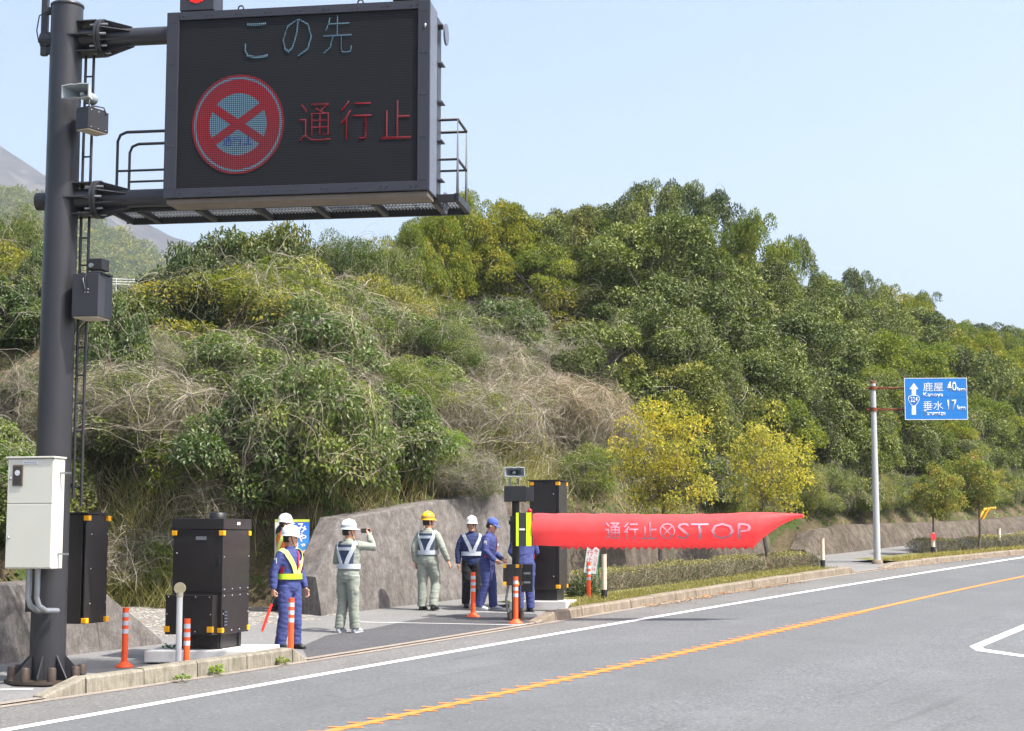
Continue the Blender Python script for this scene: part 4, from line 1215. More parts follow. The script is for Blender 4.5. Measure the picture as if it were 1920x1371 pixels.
pl = MB().box(((a[0] + b[0]) / 2, -0.11, (a[1] + b[1]) / 2), (b[0] - a[0], 0.02, a[1] - b[1])).build('panel', blue_mat(), gs, 0.004)
M_sw = plain('white_sign_sheet', srgb(228, 232, 235), 0.45, 0, 0.03)
bw = 0.016
for cx, cz, sx_, sz_ in (((a[0] + b[0]) / 2, a[1] - bw / 2, b[0] - a[0], bw), ((a[0] + b[0]) / 2, b[1] + bw / 2, b[0] - a[0], bw), (a[0] + bw / 2, (a[1] + b[1]) / 2, bw, a[1] - b[1] - 2 * bw), (b[0] - bw / 2, (a[1] + b[1]) / 2, bw, a[1] - b[1] - 2 * bw)):
    MB().box((cx, -0.121, cz), (sx_, 0.004, sz_)).build('border', M_sw, pl)
MB().box(((a[0] + b[0]) / 2, -0.1215, (a[1] + b[1]) / 2 + 0.05), (b[0] - a[0] - 0.05, 0.002, 0.006)).build('panel_joint', plain('joint_blue', srgb(40, 100, 170), 0.5), pl)
def GT(body_, x0, y0, x1, y1, bold=0.0, mat=None):
    c = GF.pix(x0, y1, -0.122); d_ = GF.pix(x1, y0, -0.122)
    return text_obj(body_, pl, mat or M_sw, c[0], d_[0], c[1], d_[1], -0.1225, 'lettering', 0.003, bold)
GT('鹿屋', 1731, 717, 1768, 734, 0.0); GT('40', 1775, 716, 1793, 734, 0.01); GT('km', 1795, 726, 1810, 734, 0.01)
GT('Kanoya', 1731, 736, 1768, 746, 0.004); GT('垂水', 1731, 752, 1768, 769, 0.0); GT('17', 1777, 750, 1793, 769, 0.01); GT('km', 1795, 760, 1810, 769, 0.01)
GT('Tarumizu', 1731, 770, 1772, 779, 0.004)
def gpx(x, y): q = GF.pix(x, y, -0.122); return (q[0], -0.1235, q[1])
ar = [(1713.5, 718), (1722, 730), (1717.5, 730), (1717.5, 741), (1709.5, 741), (1709.5, 730), (1705, 730)]
MB().add([gpx(*p) for p in ar], [tuple(range(7))[::-1]]).build('arrow', M_sw, pl)
MB().add([gpx(*p) for p in [(1709.5, 760), (1717.5, 760), (1717.5, 778), (1709.5, 778)]], [(3, 2, 1, 0)]).build('arrow', M_sw, pl)
def onigiri(cx, cy, s):
    P = []
    for k in range(30):
        an = 2 * math.pi * k / 30
        r = s * (1 + 0.12 * math.cos(3 * (an + math.pi / 2)))
        P.append((cx + r * math.cos(an), cy - r * 0.98 * math.sin(an) ))
    return P
MB().add([gpx(*p) for p in onigiri(1713.5, 750, 10.5)], [tuple(range(30))]).build('route_badge', M_sw, pl)
MB().add([(q[0], q[1] - 0.002, q[2]) for q in [gpx(*p) for p in onigiri(1713.5, 750, 9.2)]], [tuple(range(30))]).build('route_badge_field', plain('badge_blue', srgb(36, 110, 190), 0.5), pl)
o = GT('224', 1707, 745, 1720, 754, 0.004); o.location.y = -0.005
for py in (728, 768):
    z = GF.pix(1640, py)[1]
    br = MB().tube([(-0.19, 0, z), (a[0] + 0.05, -0.02, z), (b[0] - 0.4, -0.06, z)], 0.024, 8).build('bracket_arm', M_rust, gs)
    MB().lathe([(0.095, z - 0.05), (0.095, z + 0.05)], 14).build('clamp', M_rust, br)
    MB().box((0.28, -0.01, z), (0.24, 0.07, 0.06)).build('clamp_plate', M_rust, br)

# yellow pipe rail above the low wall
yb_ = hit_terrain(1838, 972)
ypp = empty('yellow_pipe', (float(yb_[0]), float(yb_[1]), float(yb_[2])), 0, 'slanted yellow painted pipe above the low wall behind trees', 'pipe')
M_yel = plain('yellow_paint', srgb(225, 175, 40), 0.5)
q0 = PY(1830, 983, yb_[1]) - Vector(ypp.location); q1 = PY(1846, 955, yb_[1]) - Vector(ypp.location)
MB().tube([q0 - Vector((0, 0, 0.3)), q0, q1, q1 + Vector((0.5, 0.3, 0.05))], 0.055, 10).build('pipe', M_yel, ypp)
MB().tube([q0 + Vector((0.16, 0.05, -0.3)), q0 + Vector((0.16, 0.05, 0)), q1 + Vector((0.16, 0.05, 0))], 0.05, 10).build('pipe', M_yel, ypp)
# ------------------------------------------------------------------ plants
def unit(v):
    return v / np.maximum(np.linalg.norm(v, axis=-1, keepdims=True), 1e-9)
def leaf_quads(P, axis, nrm, L, Wd, rg):
    """one bent diamond per leaf: P base points, axis long direction, nrm facing"""
    axis = unit(axis)
    side = unit(np.cross(axis, nrm))
    up = np.cross(side, axis)
    L = L[:, None]; Wd = Wd[:, None]
    a = P
    b = P + axis * L * 0.45 + side * Wd * 0.5 + up * L * 0.05
    c = P + axis * L - up * L * 0.12
    d = P + axis * L * 0.45 - side * Wd * 0.5 + up * L * 0.05
    V = np.stack([a, b, c, d], 1).reshape(-1, 3)
    n = len(P)
    return V, np.arange(n * 4).reshape(n, 4)
def rnd_dir(rg, n):
    v = rg.normal(size=(n, 3))
    return unit(v)
def crown_leaves(rg, lobes, radii, per, L=0.16, ratio=0.42, droop=0.35, up_bias=0.25, squash=0.85):
    """leaves on and just under the skin of many small lobes; returns verts, faces, per-vertex random"""
    Vs, Fs, Rs = [], [], []
    off = 0
    for c, r in zip(lobes, radii):
        n = int(per * (r / np.mean(radii)) ** 2)
        d = rnd_dir(rg, n)
        d[:, 2] = np.where(d[:, 2] < -0.45, -d[:, 2], d[:, 2])
        rr = r * (0.55 + 0.5 * rg.random(n) ** 0.45)[:, None]
        p = c + d * rr * np.array((1, 1, squash))
        ax = d * 0.7 + rnd_dir(rg, n) * 0.75 + np.array((0, 0, -droop))
        nr = d * 0.6 + np.array((0, 0, up_bias + 0.35)) + rnd_dir(rg, n) * 0.55
        l = L * (0.6 + 0.7 * rg.random(n))
        V, Fq = leaf_quads(p, ax, nr, l, l * ratio * (0.8 + 0.4 * rg.random(n)), rg)
        lobe_r = rg.random()
        r_ = np.clip(0.55 * rg.random(n) + 0.45 * lobe_r, 0, 1)
        Vs.append(V); Fs.append(Fq + off); Rs.append(np.repeat(r_, 4)); off += len(V)
    return np.concatenate(Vs), np.concatenate(Fs), np.concatenate(Rs)
def crown_lobes(rg, n, R, H, z0, shell=0.55, lobe=0.3, flat=0.0):
    """lobe centres spread through an uneven egg: R radius, H height, z0 bottom"""
    out, rad = [], []
    ph = rg.random(6) * 6.28
    while len(out) < n:
        d = rnd_dir(rg, 1)[0]
        k = shell + (1 - shell) * rg.random() ** 0.6
        an = math.atan2(d[1], d[0])
        wob = 1 + 0.16 * math.sin(2 * an + ph[0]) + 0.12 * math.sin(3 * an + ph[1] + 2 * d[2]) + 0.1 * math.sin(5 * d[2] + ph[2])
        prof = 1.0 if d[2] > 0 else 1.0
        p = np.array((d[0] * R * k * wob, d[1] * R * k * wob, z0 + H * 0.45 + d[2] * H * (0.55 if d[2] > 0 else 0.45) * k * (0.85 + 0.3 * rg.random())))
        out.append(p); rad.append(R * lobe * (0.6 + 0.7 * rg.random()))
    return np.array(out), np.array(rad)
def limb(mb, a, b, r0, r1, rg, n=5, wig=0.12, sides=6, sag=0.0):
    a, b = np.array(a, float), np.array(b, float)
    Ln = np.linalg.norm(b - a)
    o1, o2 = rg.normal(size=3) * wig * Ln, rg.normal(size=3) * wig * Ln * 0.6
    pts, rr = [], []
    for i in range(n + 1):
        w = i / n
        p = a + (b - a) * w + o1 * math.sin(math.pi * w) * 0.5 + o2 * math.sin(2 * math.pi * w) * 0.4 + np.array((0, 0, -sag * math.sin(math.pi * w)))
        pts.append(Vector(p)); rr.append(r0 + (r1 - r0) * w)
    mb.tube(pts, rr, sides, cap=False)
    return pts
def trunk_mesh(rg, lobes, H, z0, r, n_main=4, reach=0.8, twigs=0, mat=None, multi=False):
    mb = MB()
    tops = []
    zt = z0 + H * 0.25
    starts = [(0, 0, 0)] if not multi else [(rg.normal() * r, rg.normal() * r, 0) for _ in range(n_main)]
    pts = limb(mb, (0, 0, -0.25), (rg.normal() * 0.1, rg.normal() * 0.1, zt), r, r * 0.62, rg, 5, 0.05, 8)
    node = pts[-1]
    pick = rg.permutation(len(lobes))[:n_main + twigs]
    mains = []
    for i, k in enumerate(pick):
        tgt = lobes[k] * reach + np.array((0, 0, 0.0))
        if i < n_main:
            st = pts[-1] if not multi else pts[rg.integers(1, len(pts))]
            q = limb(mb, st, tgt, r * 0.45, r * 0.12, rg, 5, 0.12, 6)
            mains.append(q)
        else:
            q0 = mains[rg.integers(0, len(mains))]
            st = q0[rg.integers(1, len(q0))]
            limb(mb, st, lobes[k], r * 0.14, r * 0.04, rg, 4, 0.15, 4)
    return mb.mesh('trunk', mat)
def strands(rg, starts, dirs, seg, step, width, grav=0.06, wander=0.5, hug=None):
    """thin curling ribbons; hug(p) returns a correction vector"""
    n = len(starts)
    p = np.array(starts, float); d = unit(np.array(dirs, float))
    P = [p.copy()]
    for _ in range(seg):
        d = unit(d + rnd_dir(rg, n) * wander + np.array((0, 0, -grav)))
        if hug is not None: d = unit(d + hug(p))
        p = p + d * step
        P.append(p.copy())
    P = np.stack(P, 1)                                   # n, seg+1, 3
    T = np.gradient(P, axis=1)
    side = unit(np.cross(T, rnd_dir(rg, n)[:, None, :]))
    w = (np.asarray(width) * np.ones(n))[:, None, None] * np.linspace(1.0, 0.45, seg + 1)[None, :, None] * 0.5
    V = np.stack([P - side * w, P + side * w], 2).reshape(-1, 3)
    base = (np.arange(n) * (seg + 1) * 2)[:, None]
    k = np.arange(seg)[None, :] * 2
    q = np.stack([base + k, base + k + 1, base + k + 3, base + k + 2], -1).reshape(-1, 4)
    r = np.repeat(rg.random(n), (seg + 1) * 2)
    return V, q, r
def merge(parts):
    Vs, Fs, Rs, o = [], [], [], 0
    for V, Fq, R in parts:
        Vs.append(V); Fs.append(Fq + o); Rs.append(R); o += len(V)
    return np.concatenate(Vs), np.concatenate(Fs), np.concatenate(Rs)

M_bark = plain('grey_bark', (0.16, 0.135, 0.11), 0.9, 0, 0.3, 12, 0.6, 30)
M_bare = plain('bare_branch', (0.34, 0.3, 0.25), 0.9, 0, 0.25, 14)
M_lev = leafmat('evergreen_leaves', [(0.0, (0.025, 0.043, 0.01)), (0.35, (0.075, 0.1, 0.022)), (0.7, (0.15, 0.185, 0.045)), (0.92, (0.25, 0.265, 0.085)), (1.0, (0.34, 0.3, 0.12))], 0.5, 0.16, 0.35)
M_lol = leafmat('olive_leaves', [(0.0, (0.055, 0.09, 0.02)), (0.4, (0.12, 0.16, 0.035)), (0.75, (0.2, 0.225, 0.055)), (1.0, (0.29, 0.26, 0.1))], 0.55, 0.3, 0.25)
M_lti = leafmat('yellow_tipped_leaves', [(0.0, (0.05, 0.09, 0.015)), (0.4, (0.115, 0.155, 0.022)), (0.75, (0.21, 0.22, 0.03)), (1.0, (0.36, 0.29, 0.06))], 0.55, 0.3, 0.25)
M_lsh = leafmat('glossy_leaves', [(0.0, (0.03, 0.05, 0.014)), (0.5, (0.065, 0.095, 0.026)), (0.85, (0.12, 0.145, 0.04)), (1.0, (0.26, 0.19, 0.07))], 0.42, 0.2, 0.4)
M_lim = leafmat('lime_leaves', [(0.0, (0.08, 0.14, 0.015)), (0.5, (0.17, 0.26, 0.025)), (1.0, (0.3, 0.38, 0.05))], 0.5, 0.4, 0.3)
M_lye = leafmat('yellow_leaves', [(0.0, (0.1, 0.13, 0.03)), (0.3, (0.22, 0.23, 0.045)), (0.6, (0.43, 0.375, 0.06)), (0.92, (0.63, 0.5, 0.09)), (1.0, (0.55, 0.31, 0.08))], 0.5, 0.4, 0.3, 0.15)
M_lau = leafmat('orange_tinged_leaves', [(0.0, (0.08, 0.115, 0.025)), (0.45, (0.17, 0.2, 0.045)), (0.75, (0.29, 0.26, 0.06)), (1.0, (0.46, 0.21, 0.09))], 0.5, 0.4, 0.3, 0.2)
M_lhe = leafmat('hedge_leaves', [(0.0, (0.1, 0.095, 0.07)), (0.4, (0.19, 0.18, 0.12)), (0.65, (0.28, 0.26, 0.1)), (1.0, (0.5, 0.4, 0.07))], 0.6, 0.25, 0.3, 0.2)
M_dry = leafmat('dry_vine', [(0.0, (0.13, 0.108, 0.092)), (0.4, (0.24, 0.205, 0.178)), (0.75, (0.37, 0.325, 0.283)), (1.0, (0.52, 0.465, 0.4))], 0.9, 0.12, 0.2, 0.3)
M_gra = leafmat('dry_grass', [(0.0, (0.12, 0.14, 0.035)), (0.4, (0.27, 0.25, 0.09)), (0.75, (0.42, 0.36, 0.17)), (1.0, (0.55, 0.46, 0.25))], 0.8, 0.3, 0.2)
M_grn = leafmat('green_grass', [(0.0, (0.05, 0.1, 0.015)), (0.5, (0.12, 0.2, 0.03)), (1.0, (0.28, 0.32, 0.08))], 0.6, 0.35, 0.3)
M_vgr = leafmat('verge_grass_blades', [(0.0, (0.11, 0.12, 0.045)), (0.5, (0.19, 0.185, 0.085)), (1.0, (0.35, 0.3, 0.18))], 0.7, 0.3, 0.2)
M_cov = leafmat('cover_leaves', [(0.0, (0.035, 0.07, 0.014)), (0.4, (0.08, 0.13, 0.025)), (0.75, (0.15, 0.19, 0.04)), (1.0, (0.28, 0.24, 0.1))], 0.45, 0.28, 0.5)

# plant kinds: each is built once in metres, then copied as (root, crown, trunk)
PLANT = {}
def make_tree(kind, seed, R, H, z0, nl, per, mat, L, ratio=0.42, lobe=0.3, droop=0.35, n_main=5, twigs=20, tr=0.12, vines=0, bark=None, shell=0.55, multi=False):
    rg = np.random.default_rng(seed)
    lobes, rad = crown_lobes(rg, nl, R, H, z0, shell, lobe)
    V, Fq, Rn = crown_leaves(rg, lobes, rad, per, L, ratio, droop)
    crown = fast_mesh('crown', V, Fq, mat, Rn)
    trunk = trunk_mesh(rg, lobes, H, z0, tr, n_main, 0.85, twigs, bark or M_bark, multi)
    vm = None
    if vines:
        c0 = np.array((0, 0, z0 + H * 0.42))
        k = rg.integers(0, nl, vines)
        dd = lobes[k] - c0
        st = lobes[k] + unit(dd) * rad[k][:, None] * (0.75 + 0.5 * rg.random((vines, 1)))
        keep = unit(dd)[:, 2] > -0.35
        st, dd = st[keep], dd[keep]
        def hug(p):
            q = p - c0
            return -unit(q) * 0.1
        V, q, r = strands(rg, st, np.cross(unit(dd), rnd_dir(rg, len(st))) + np.array((0, 0, 0.2)), 10, 0.12, 0.0035 + 0.006 * rg.random(len(st)) ** 2, 0.16, 0.36, hug)
        low = V.reshape(len(st), -1, 3)[:, :, 2].min(1) > 0.12
        q = q.reshape(len(st), -1, 4)[low].reshape(-1, 4)
        vm = fast_mesh('vines', V, q, M_dry, r)
    PLANT.setdefault(kind, []).append((crown, trunk, vm, R, z0 + H))
make_tree('evergreen', 11, 2.0, 3.6, 0.6, 90, 340, M_lev, 0.108, 0.44, 0.21, shell=0.6)
make_tree('evergreen', 12, 2.0, 3.3, 0.5, 82, 350, M_lev, 0.105, 0.46, 0.21, vines=450, shell=0.6)
make_tree('evergreen', 13, 2.0, 3.7, 0.6, 76, 360, M_lev, 0.108, 0.42, 0.21, vines=800, shell=0.7)
make_tree('tipped', 21, 2.0, 3.4, 0.5, 90, 330, M_lti, 0.102, 0.44, 0.21, shell=0.6)
make_tree('tipped', 22, 2.0, 3.2, 0.5, 80, 340, M_lti, 0.102, 0.44, 0.21, vines=350, shell=0.7)
make_tree('olive', 31, 1.6, 2.3, 0.2, 80, 260, M_lol, 0.092, 0.4, 0.26, vines=700)
make_tree('olive', 32, 1.6, 2.1, 0.2, 75, 260, M_lol, 0.088, 0.42, 0.27, vines=1100)
make_tree('glossy', 41, 1.7, 2.9, 0.4, 80, 170, M_lsh, 0.19, 0.4, 0.28, 0.6)
make_tree('ivy', 51, 1.5, 2.2, 0.1, 85, 280, M_cov, 0.095, 0.6, 0.25, 0.6, vines=1100)
make_tree('ivy', 52, 1.5, 2.0, 0.1, 80, 280, M_cov, 0.095, 0.6, 0.26, 0.6, vines=1700)
make_tree('tangle', 61, 1.5, 1.9, 0.1, 70, 120, M_lol, 0.09, 0.45, 0.27, vines=7000, twigs=40)
make_tree('tangle', 62, 1.5, 1.8, 0.1, 70, 80, M_lol, 0.09, 0.45, 0.27, vines=8500, twigs=40)
make_tree('heap', 65, 0.6, 0.8, 0.02, 40, 30, M_lol, 0.06, 0.4, 0.3, vines=1500, tr=0.02)
make_tree('heap', 66, 0.6, 0.75, 0.02, 40, 55, M_grn, 0.08, 0.25, 0.3, vines=800, tr=0.02)
make_tree('lime', 71, 1.1, 1.2, 0.05, 60, 190, M_lim, 0.085, 0.4, 0.3, 0.2, vines=160, tr=0.04)
make_tree('yellow', 81, 1.25, 2.9, 1.35, 120, 82, M_lye, 0.085, 0.5, 0.22, 0.3, n_main=9, twigs=85, tr=0.07, shell=0.35, bark=M_bark)
make_tree('yellow', 87, 1.25, 2.5, 1.3, 120, 66, M_lye, 0.085, 0.5, 0.22, 0.3, n_main=9, twigs=95, tr=0.07, shell=0.35, bark=M_bark)
make_tree('autumn', 83, 0.9, 1.9, 1.1, 95, 85, M_lau, 0.085, 0.5, 0.25, 0.3, n_main=7, twigs=60, tr=0.05, shell=0.35)
def bare_tree(seed):
    rg = np.random.default_rng(seed)
    mb = MB()
    def grow(a, d, ln, r, lev):
        b = a + d * ln
        limb(mb, a, b, r, r * 0.6, rg, 4, 0.1, 5)
        if lev == 0: return
        for _ in range(3 if lev > 1 else 4):
            nd = unit(d + rg.normal(size=3) * 0.55 + np.array((0, 0, 0.1)))
            grow(a + (b - a) * (0.6 + 0.4 * rg.random()), nd, ln * 0.68, r * 0.55, lev - 1)
    grow(np.zeros(3), unit(np.array((0.15, 0.0, 1.0))), 0.95, 0.05, 4)
    return mb.mesh('branches', M_bare)
BARE = [bare_tree(91), bare_tree(92)]

def plant(kind, name, loc, sx, sz, rz, label, cat, group, var=None, vine=True):
    ms = PLANT[kind]
    cr, tk, vm, R, H = ms[var % len(ms)] if var is not None else ms[0]
    root = empty(name, loc, rz, label, cat, group)
    root.scale = (sx, sx, sz)
    link('crown', cr, root)
    link('trunk', tk, root)
    if vm is not None and vine:
        tag(link('dry_vines', vm, root), kind='stuff')
    return root
def plant_px(kind, name, x, ybase, ytop, wpx, label, cat='tree', group=None, var=0, rz=0.0, Y=None, on_plane=False):
    """a plant whose foot is on the ground seen at (x, ybase) and whose top reaches ytop"""
    if on_plane: p = np.array(G(x, ybase, 0.03))
    elif Y is not None:
        X = (x - CX) / F * Y; p = np.array((X, Y, float(terrain(X, Y))))
    else: p = hit_terrain(x, ybase)
    cr, tk, vm, R, H = PLANT[kind][var % len(PLANT[kind])]
    top = PY(x, ytop, p[1]).z - p[2]
    sz = max(0.3, top / H)
    sx = wpx / F * p[1] / (2 * R)
    return plant(kind, name, p, sx, sz, rz, label, cat, group, var)

# --- the planted trees along the pavement
plant_px('yellow', 'yellow_tree', 1247, 1092, 738, 185, 'yellow leaved young tree between red banner and stained wall, the taller one', var=0, group='yellow leaved street trees', on_plane=True)
plant_px('yellow', 'yellow_tree', 1447, 1073, 783, 172, 'yellow leaved young tree whose trunk stands beside the banner tip, thinner crown', var=1, rz=2.0, group='yellow leaved street trees', on_plane=True)
plant_px('autumn', 'young_tree', 1758, 1040, 872, 92, 'orange tinged young tree beside the red tagged marker post', var=0, group='orange tinged street trees', on_plane=True)
plant_px('autumn', 'young_tree', 1832, 1034, 842, 108, 'orange tinged young tree in front of the slanted yellow pipe', var=0, rz=2.5, group='orange tinged street trees', on_plane=True)

# --- the hillside, by the zones seen in the photograph
SKY = ([-200, 0, 60, 150, 230, 310, 335, 400, 450, 545, 600, 660, 745, 770, 810, 870, 940, 1000, 1060, 1110, 1190, 1250, 1300, 1380, 1450, 1500, 1545, 1570, 1620, 1700, 1745, 1765, 1830, 1920, 2100],
       [400, 410, 440, 530, 560, 550, 480, 440, 430, 432, 465, 450, 478, 440, 405, 385, 392, 412, 412, 395, 372, 350, 362, 395, 430, 470, 520, 528, 520, 545, 560, 598, 612, 620, 640])
def zone(x, y, rg):
    r = rg.random()
    if x < 150: return 'ivy' if r < 0.5 else ('tangle' if r < 0.62 else 'olive')
    if x < 330: return 'ivy' if r < 0.5 else ('glossy' if r < 0.85 else 'tangle')
    if y < 590 and x < 580: return 'glossy' if r < 0.7 else 'olive'
    if y < 560 and x < 800: return 'olive' if r < 0.6 else 'glossy'
    edge = 1010 + (y - 420) * 0.36
    if x > edge:
        if x > 1560: return 'tipped' if r < 0.5 else 'evergreen'
        if y < 560: return 'tipped' if r < 0.45 else 'evergreen'
        return 'evergreen' if r < 0.85 else 'tipped'
    if y < 640 and x > 780: return 'tipped' if r < 0.55 else 'olive'
    if x > 830: return 'tangle' if r < 0.55 else ('olive' if r < 0.82 else 'ivy')
    if y > 700 and x < 860: return 'ivy' if r < 0.6 else ('tangle' if r < 0.72 else 'olive')
    return 'olive' if r < 0.62 else ('tangle' if r < 0.72 else 'ivy')
LAB = {
    'evergreen': ('evergreen_tree', 'dense dark evergreen tree on the hill behind the yellow trees', 'tree', 'dark evergreen trees on the hill'),
    'tipped': ('leafy_tree', 'green hillside tree with yellowish leaf tips', 'tree', 'yellow tipped trees on the hill'),
    'olive': ('olive_shrub', 'olive green shrub threaded with dry stems on the slope', 'shrub', 'olive shrubs on the slope'),
    'glossy': ('glossy_shrub', 'dark glossy leaved shrub on the slope beyond the LED sign', 'shrub', 'glossy shrubs on the slope'),
    'ivy': ('vine_shrub', 'green creeper covered shrub with hanging dry vines on the slope', 'shrub', 'creeper covered shrubs'),
    'tangle': ('vine_tangle', 'pale brown tangle of dead vines heaped over a bush', 'vine tangle', 'dead vine tangles'),
}
SHORT = {'evergreen': 'dense dark evergreen tree', 'tipped': 'green tree with yellowish leaf tips', 'olive': 'olive green shrub with dry stems', 'glossy': 'dark glossy leaved shrub',
         'ivy': 'creeper covered shrub with hanging dry vines', 'tangle': 'pale tangle of dead vines'}
def relabel(o, kd):
    """say how far up the slope and behind which landmark a plant stands"""
    t, d = td(o.location.x, o.location.y)
    e = d - float(np.interp(t, *T_D0))
    up = 'low on the slope' if e < 4.5 else ('halfway up the slope' if e < 9 else 'on the hill crest')
    by = 'behind the sign pole' if t < 2.5 else ('above the grey wall' if t < 14 else ('behind the yellow trees' if t < 33 else 'beyond the guide sign'))
    o['label'] = f'{SHORT[kd]} {up} {by}'
    o['group'] = f'{LAB[kd][3]}, {up}, {by}'
    return o
rgv = np.random.default_rng(77)
LAB['heap'] = ('weed_heap', 'tangled heap of dead brown weeds by the gravel path', 'weeds', 'weed heaps'); SHORT['heap'] = 'tangled heap of dead brown weeds'
SIZE = {'evergreen': (1.0, 4.0), 'tipped': (0.95, 3.8), 'olive': (0.92, 1.9), 'glossy': (0.95, 2.6), 'ivy': (0.88, 1.6), 'tangle': (0.9, 1.35)}
n_plants = 0
def kd_skip(tt, dd): return rgv.random() < (0.12 if tt < 16 else 0.3)
t = -16.0
while t < 92:
    st = 2.0 + max(0, t - 20) * 0.028
    d = 1.3
    while d < 19:
        tt, dd = t + rgv.normal() * 0.5, d + rgv.normal() * 0.45
        d0 = float(np.interp(tt, *T_D0))
        d += st * (0.92 if d < 8 else 1.15)
        if dd < d0 + (0.75 if tt > 19 else 2.0): continue
        if kd_skip(tt, dd): continue
        X, Y = xy(tt, dd)
        z = float(terrain(X, Y))
        px, py = project((X, Y, z))
        if px < -160 or px > 2080: continue
        kd = zone(px, py, rgv)
        # the near foot of the vine mounds stays low, trees stand back from the walls
        k0, hh = SIZE[kd]
        s = k0 * (0.68 + 0.7 * rgv.random())
        if dd - d0 < 2.2 and kd in ('evergreen', 'tipped'): s *= 0.75
        if kd in ('evergreen', 'tipped', 'glossy') and dd - d0 > 11: s *= 1.1
        var = int(rgv.integers(0, 4))
        cr, tk, vm, R, H = PLANT[kd][var % len(PLANT[kd])]
        sz = hh / H * s / k0 * (0.85 + 0.3 * rgv.random())
        # keep tops under the skyline of the photograph
        cap = float(np.interp(px, *SKY)) + 6
        topz = PY(px, cap, Y).z - z
        if sz * H * 0.97 > topz:
            if topz < 0.9: continue
            f = topz / (sz * H * 0.97); sz *= f; s *= max(f, 0.62)
        nm, lb_, ct, gr = LAB[kd]
        sink = 0.55 * sz if (kd in ('evergreen', 'tipped') and dd - d0 < 4.5) else 0.3 * sz
        relabel(plant(kd, nm, (X, Y, z - sink), s, sz, rgv.random() * 6.28, lb_, ct, gr, var), kd)
        n_plants += 1
    t += st
# --- trees that make the skyline
for i, (x, yt, wd, kd, var) in enumerate([
    (352, 462, 95, 'glossy', 0), (430, 440, 120, 'glossy', 0), (520, 428, 110, 'glossy', 0), (585, 462, 80, 'glossy', 0), (640, 452, 110, 'olive', 0), (712, 470, 110, 'olive', 1),
    (765, 440, 100, 'tipped', 1), (815, 404, 110, 'tipped', 0), (870, 380, 120, 'tipped', 1), (945, 378, 120, 'tipped', 0), (1000, 402, 110, 'evergreen', 0), (1075, 400, 110, 'evergreen', 1),
    (1150, 385, 130, 'evergreen', 0), (1225, 358, 120, 'evergreen', 1), (1275, 346, 110, 'evergreen', 0), (1340, 378, 120, 'evergreen', 1), (1420, 408, 120, 'tipped', 0), (1490, 458, 90, 'evergreen', 0),
    (1545, 515, 70, 'tipped', 0), (1612, 518, 90, 'evergreen', 1), (1680, 540, 100, 'tipped', 0), (1735, 556, 80, 'evergreen', 0), (1800, 606, 100, 'tipped', 0), (1870, 614, 110, 'evergreen', 1), (1940, 620, 120, 'tipped', 0),
    (10, 405, 110, 'olive', 0), (70, 470, 80, 'ivy', 0), (240, 555, 120, 'glossy', 0), (190, 575, 90, 'olive', 1)]):
    # stand on the ridge line of the hill below the skyline
    r = ray(x, yt)
    best = None
    for Y in np.arange(36, 125, 0.5):
        X = r.x / r.y * Y
        tt, dd = td(X, Y)
        if dd - float(np.interp(tt, *T_D0)) > (8.5 if x > 330 else 10.0):
            pass
        hgt_ = CAMZ + r.z / r.y * Y - float(terrain(X, Y))
        if 7.5 < dd < 13.5 and (best is None or abs(hgt_ - SIZE[kd][1] * 1.05) < best[0]):
            best = (abs(hgt_ - SIZE[kd][1] * 1.05), Y)
    if best is None: continue
    nm, lb_, ct, gr = LAB[kd]
    relabel(plant_px(kd, nm, x, None, yt, wd * 1.3, lb_, ct, gr, var, i * 1.3, Y=float(best[1])), kd)
    n_plants += 1
# --- the big creeper mound above the poster, the lime creeper and the bushes by the pole
for i, (kd, x, yb, yt, wd, lab) in enumerate([
    ('ivy', 470, 930, 705, 240, None), ('ivy', 605, 920, 676, 260, None), ('ivy', 725, 895, 720, 220, None), ('tangle', 560, 790, 675, 170, None), ('olive', 420, 890, 770, 160, None), ('tangle', 655, 760, 690, 120, None),
    ('tangle', 860, 935, 845, 150, None), ('tangle', 960, 790, 670, 170, None), ('olive', 1050, 760, 660, 170, None), ('tangle', 1060, 850, 720, 160, None), ('tangle', 1140, 880, 750, 150, None), ('tangle', 1190, 690, 610, 90, None), ('olive', 1100, 930, 830, 130, None),
    ('ivy', 245, 860, 690, 170, None), ('ivy', 215, 780, 560, 150, None), ('glossy', 265, 660, 535, 130, None), ('tangle', 300, 720, 630, 90, None), ('tangle', 60, 800, 680, 120, None), ('ivy', 20, 1010, 860, 160, None)]):
    nm, lb_, ct, gr = LAB[kd]
    o = plant_px(kd, nm, x, yb, yt, wd, lb_, ct, gr, i, i * 2.1)
    o.location.z -= 0.3 * o.scale.z; relabel(o, kd)
for i, (x, yb, yt, wd) in enumerate([(700, 800, 735, 150), (760, 830, 772, 130), (815, 868, 812, 110), (690, 870, 800, 110), (835, 905, 850, 90), (925, 930, 885, 60), (1000, 600, 545, 130)]):
    plant_px('lime', 'lime_creeper', x, yb, yt, wd, 'bright lime green creeper patch on the slope', 'creeper', 'lime creeper patches', i, i * 1.7)
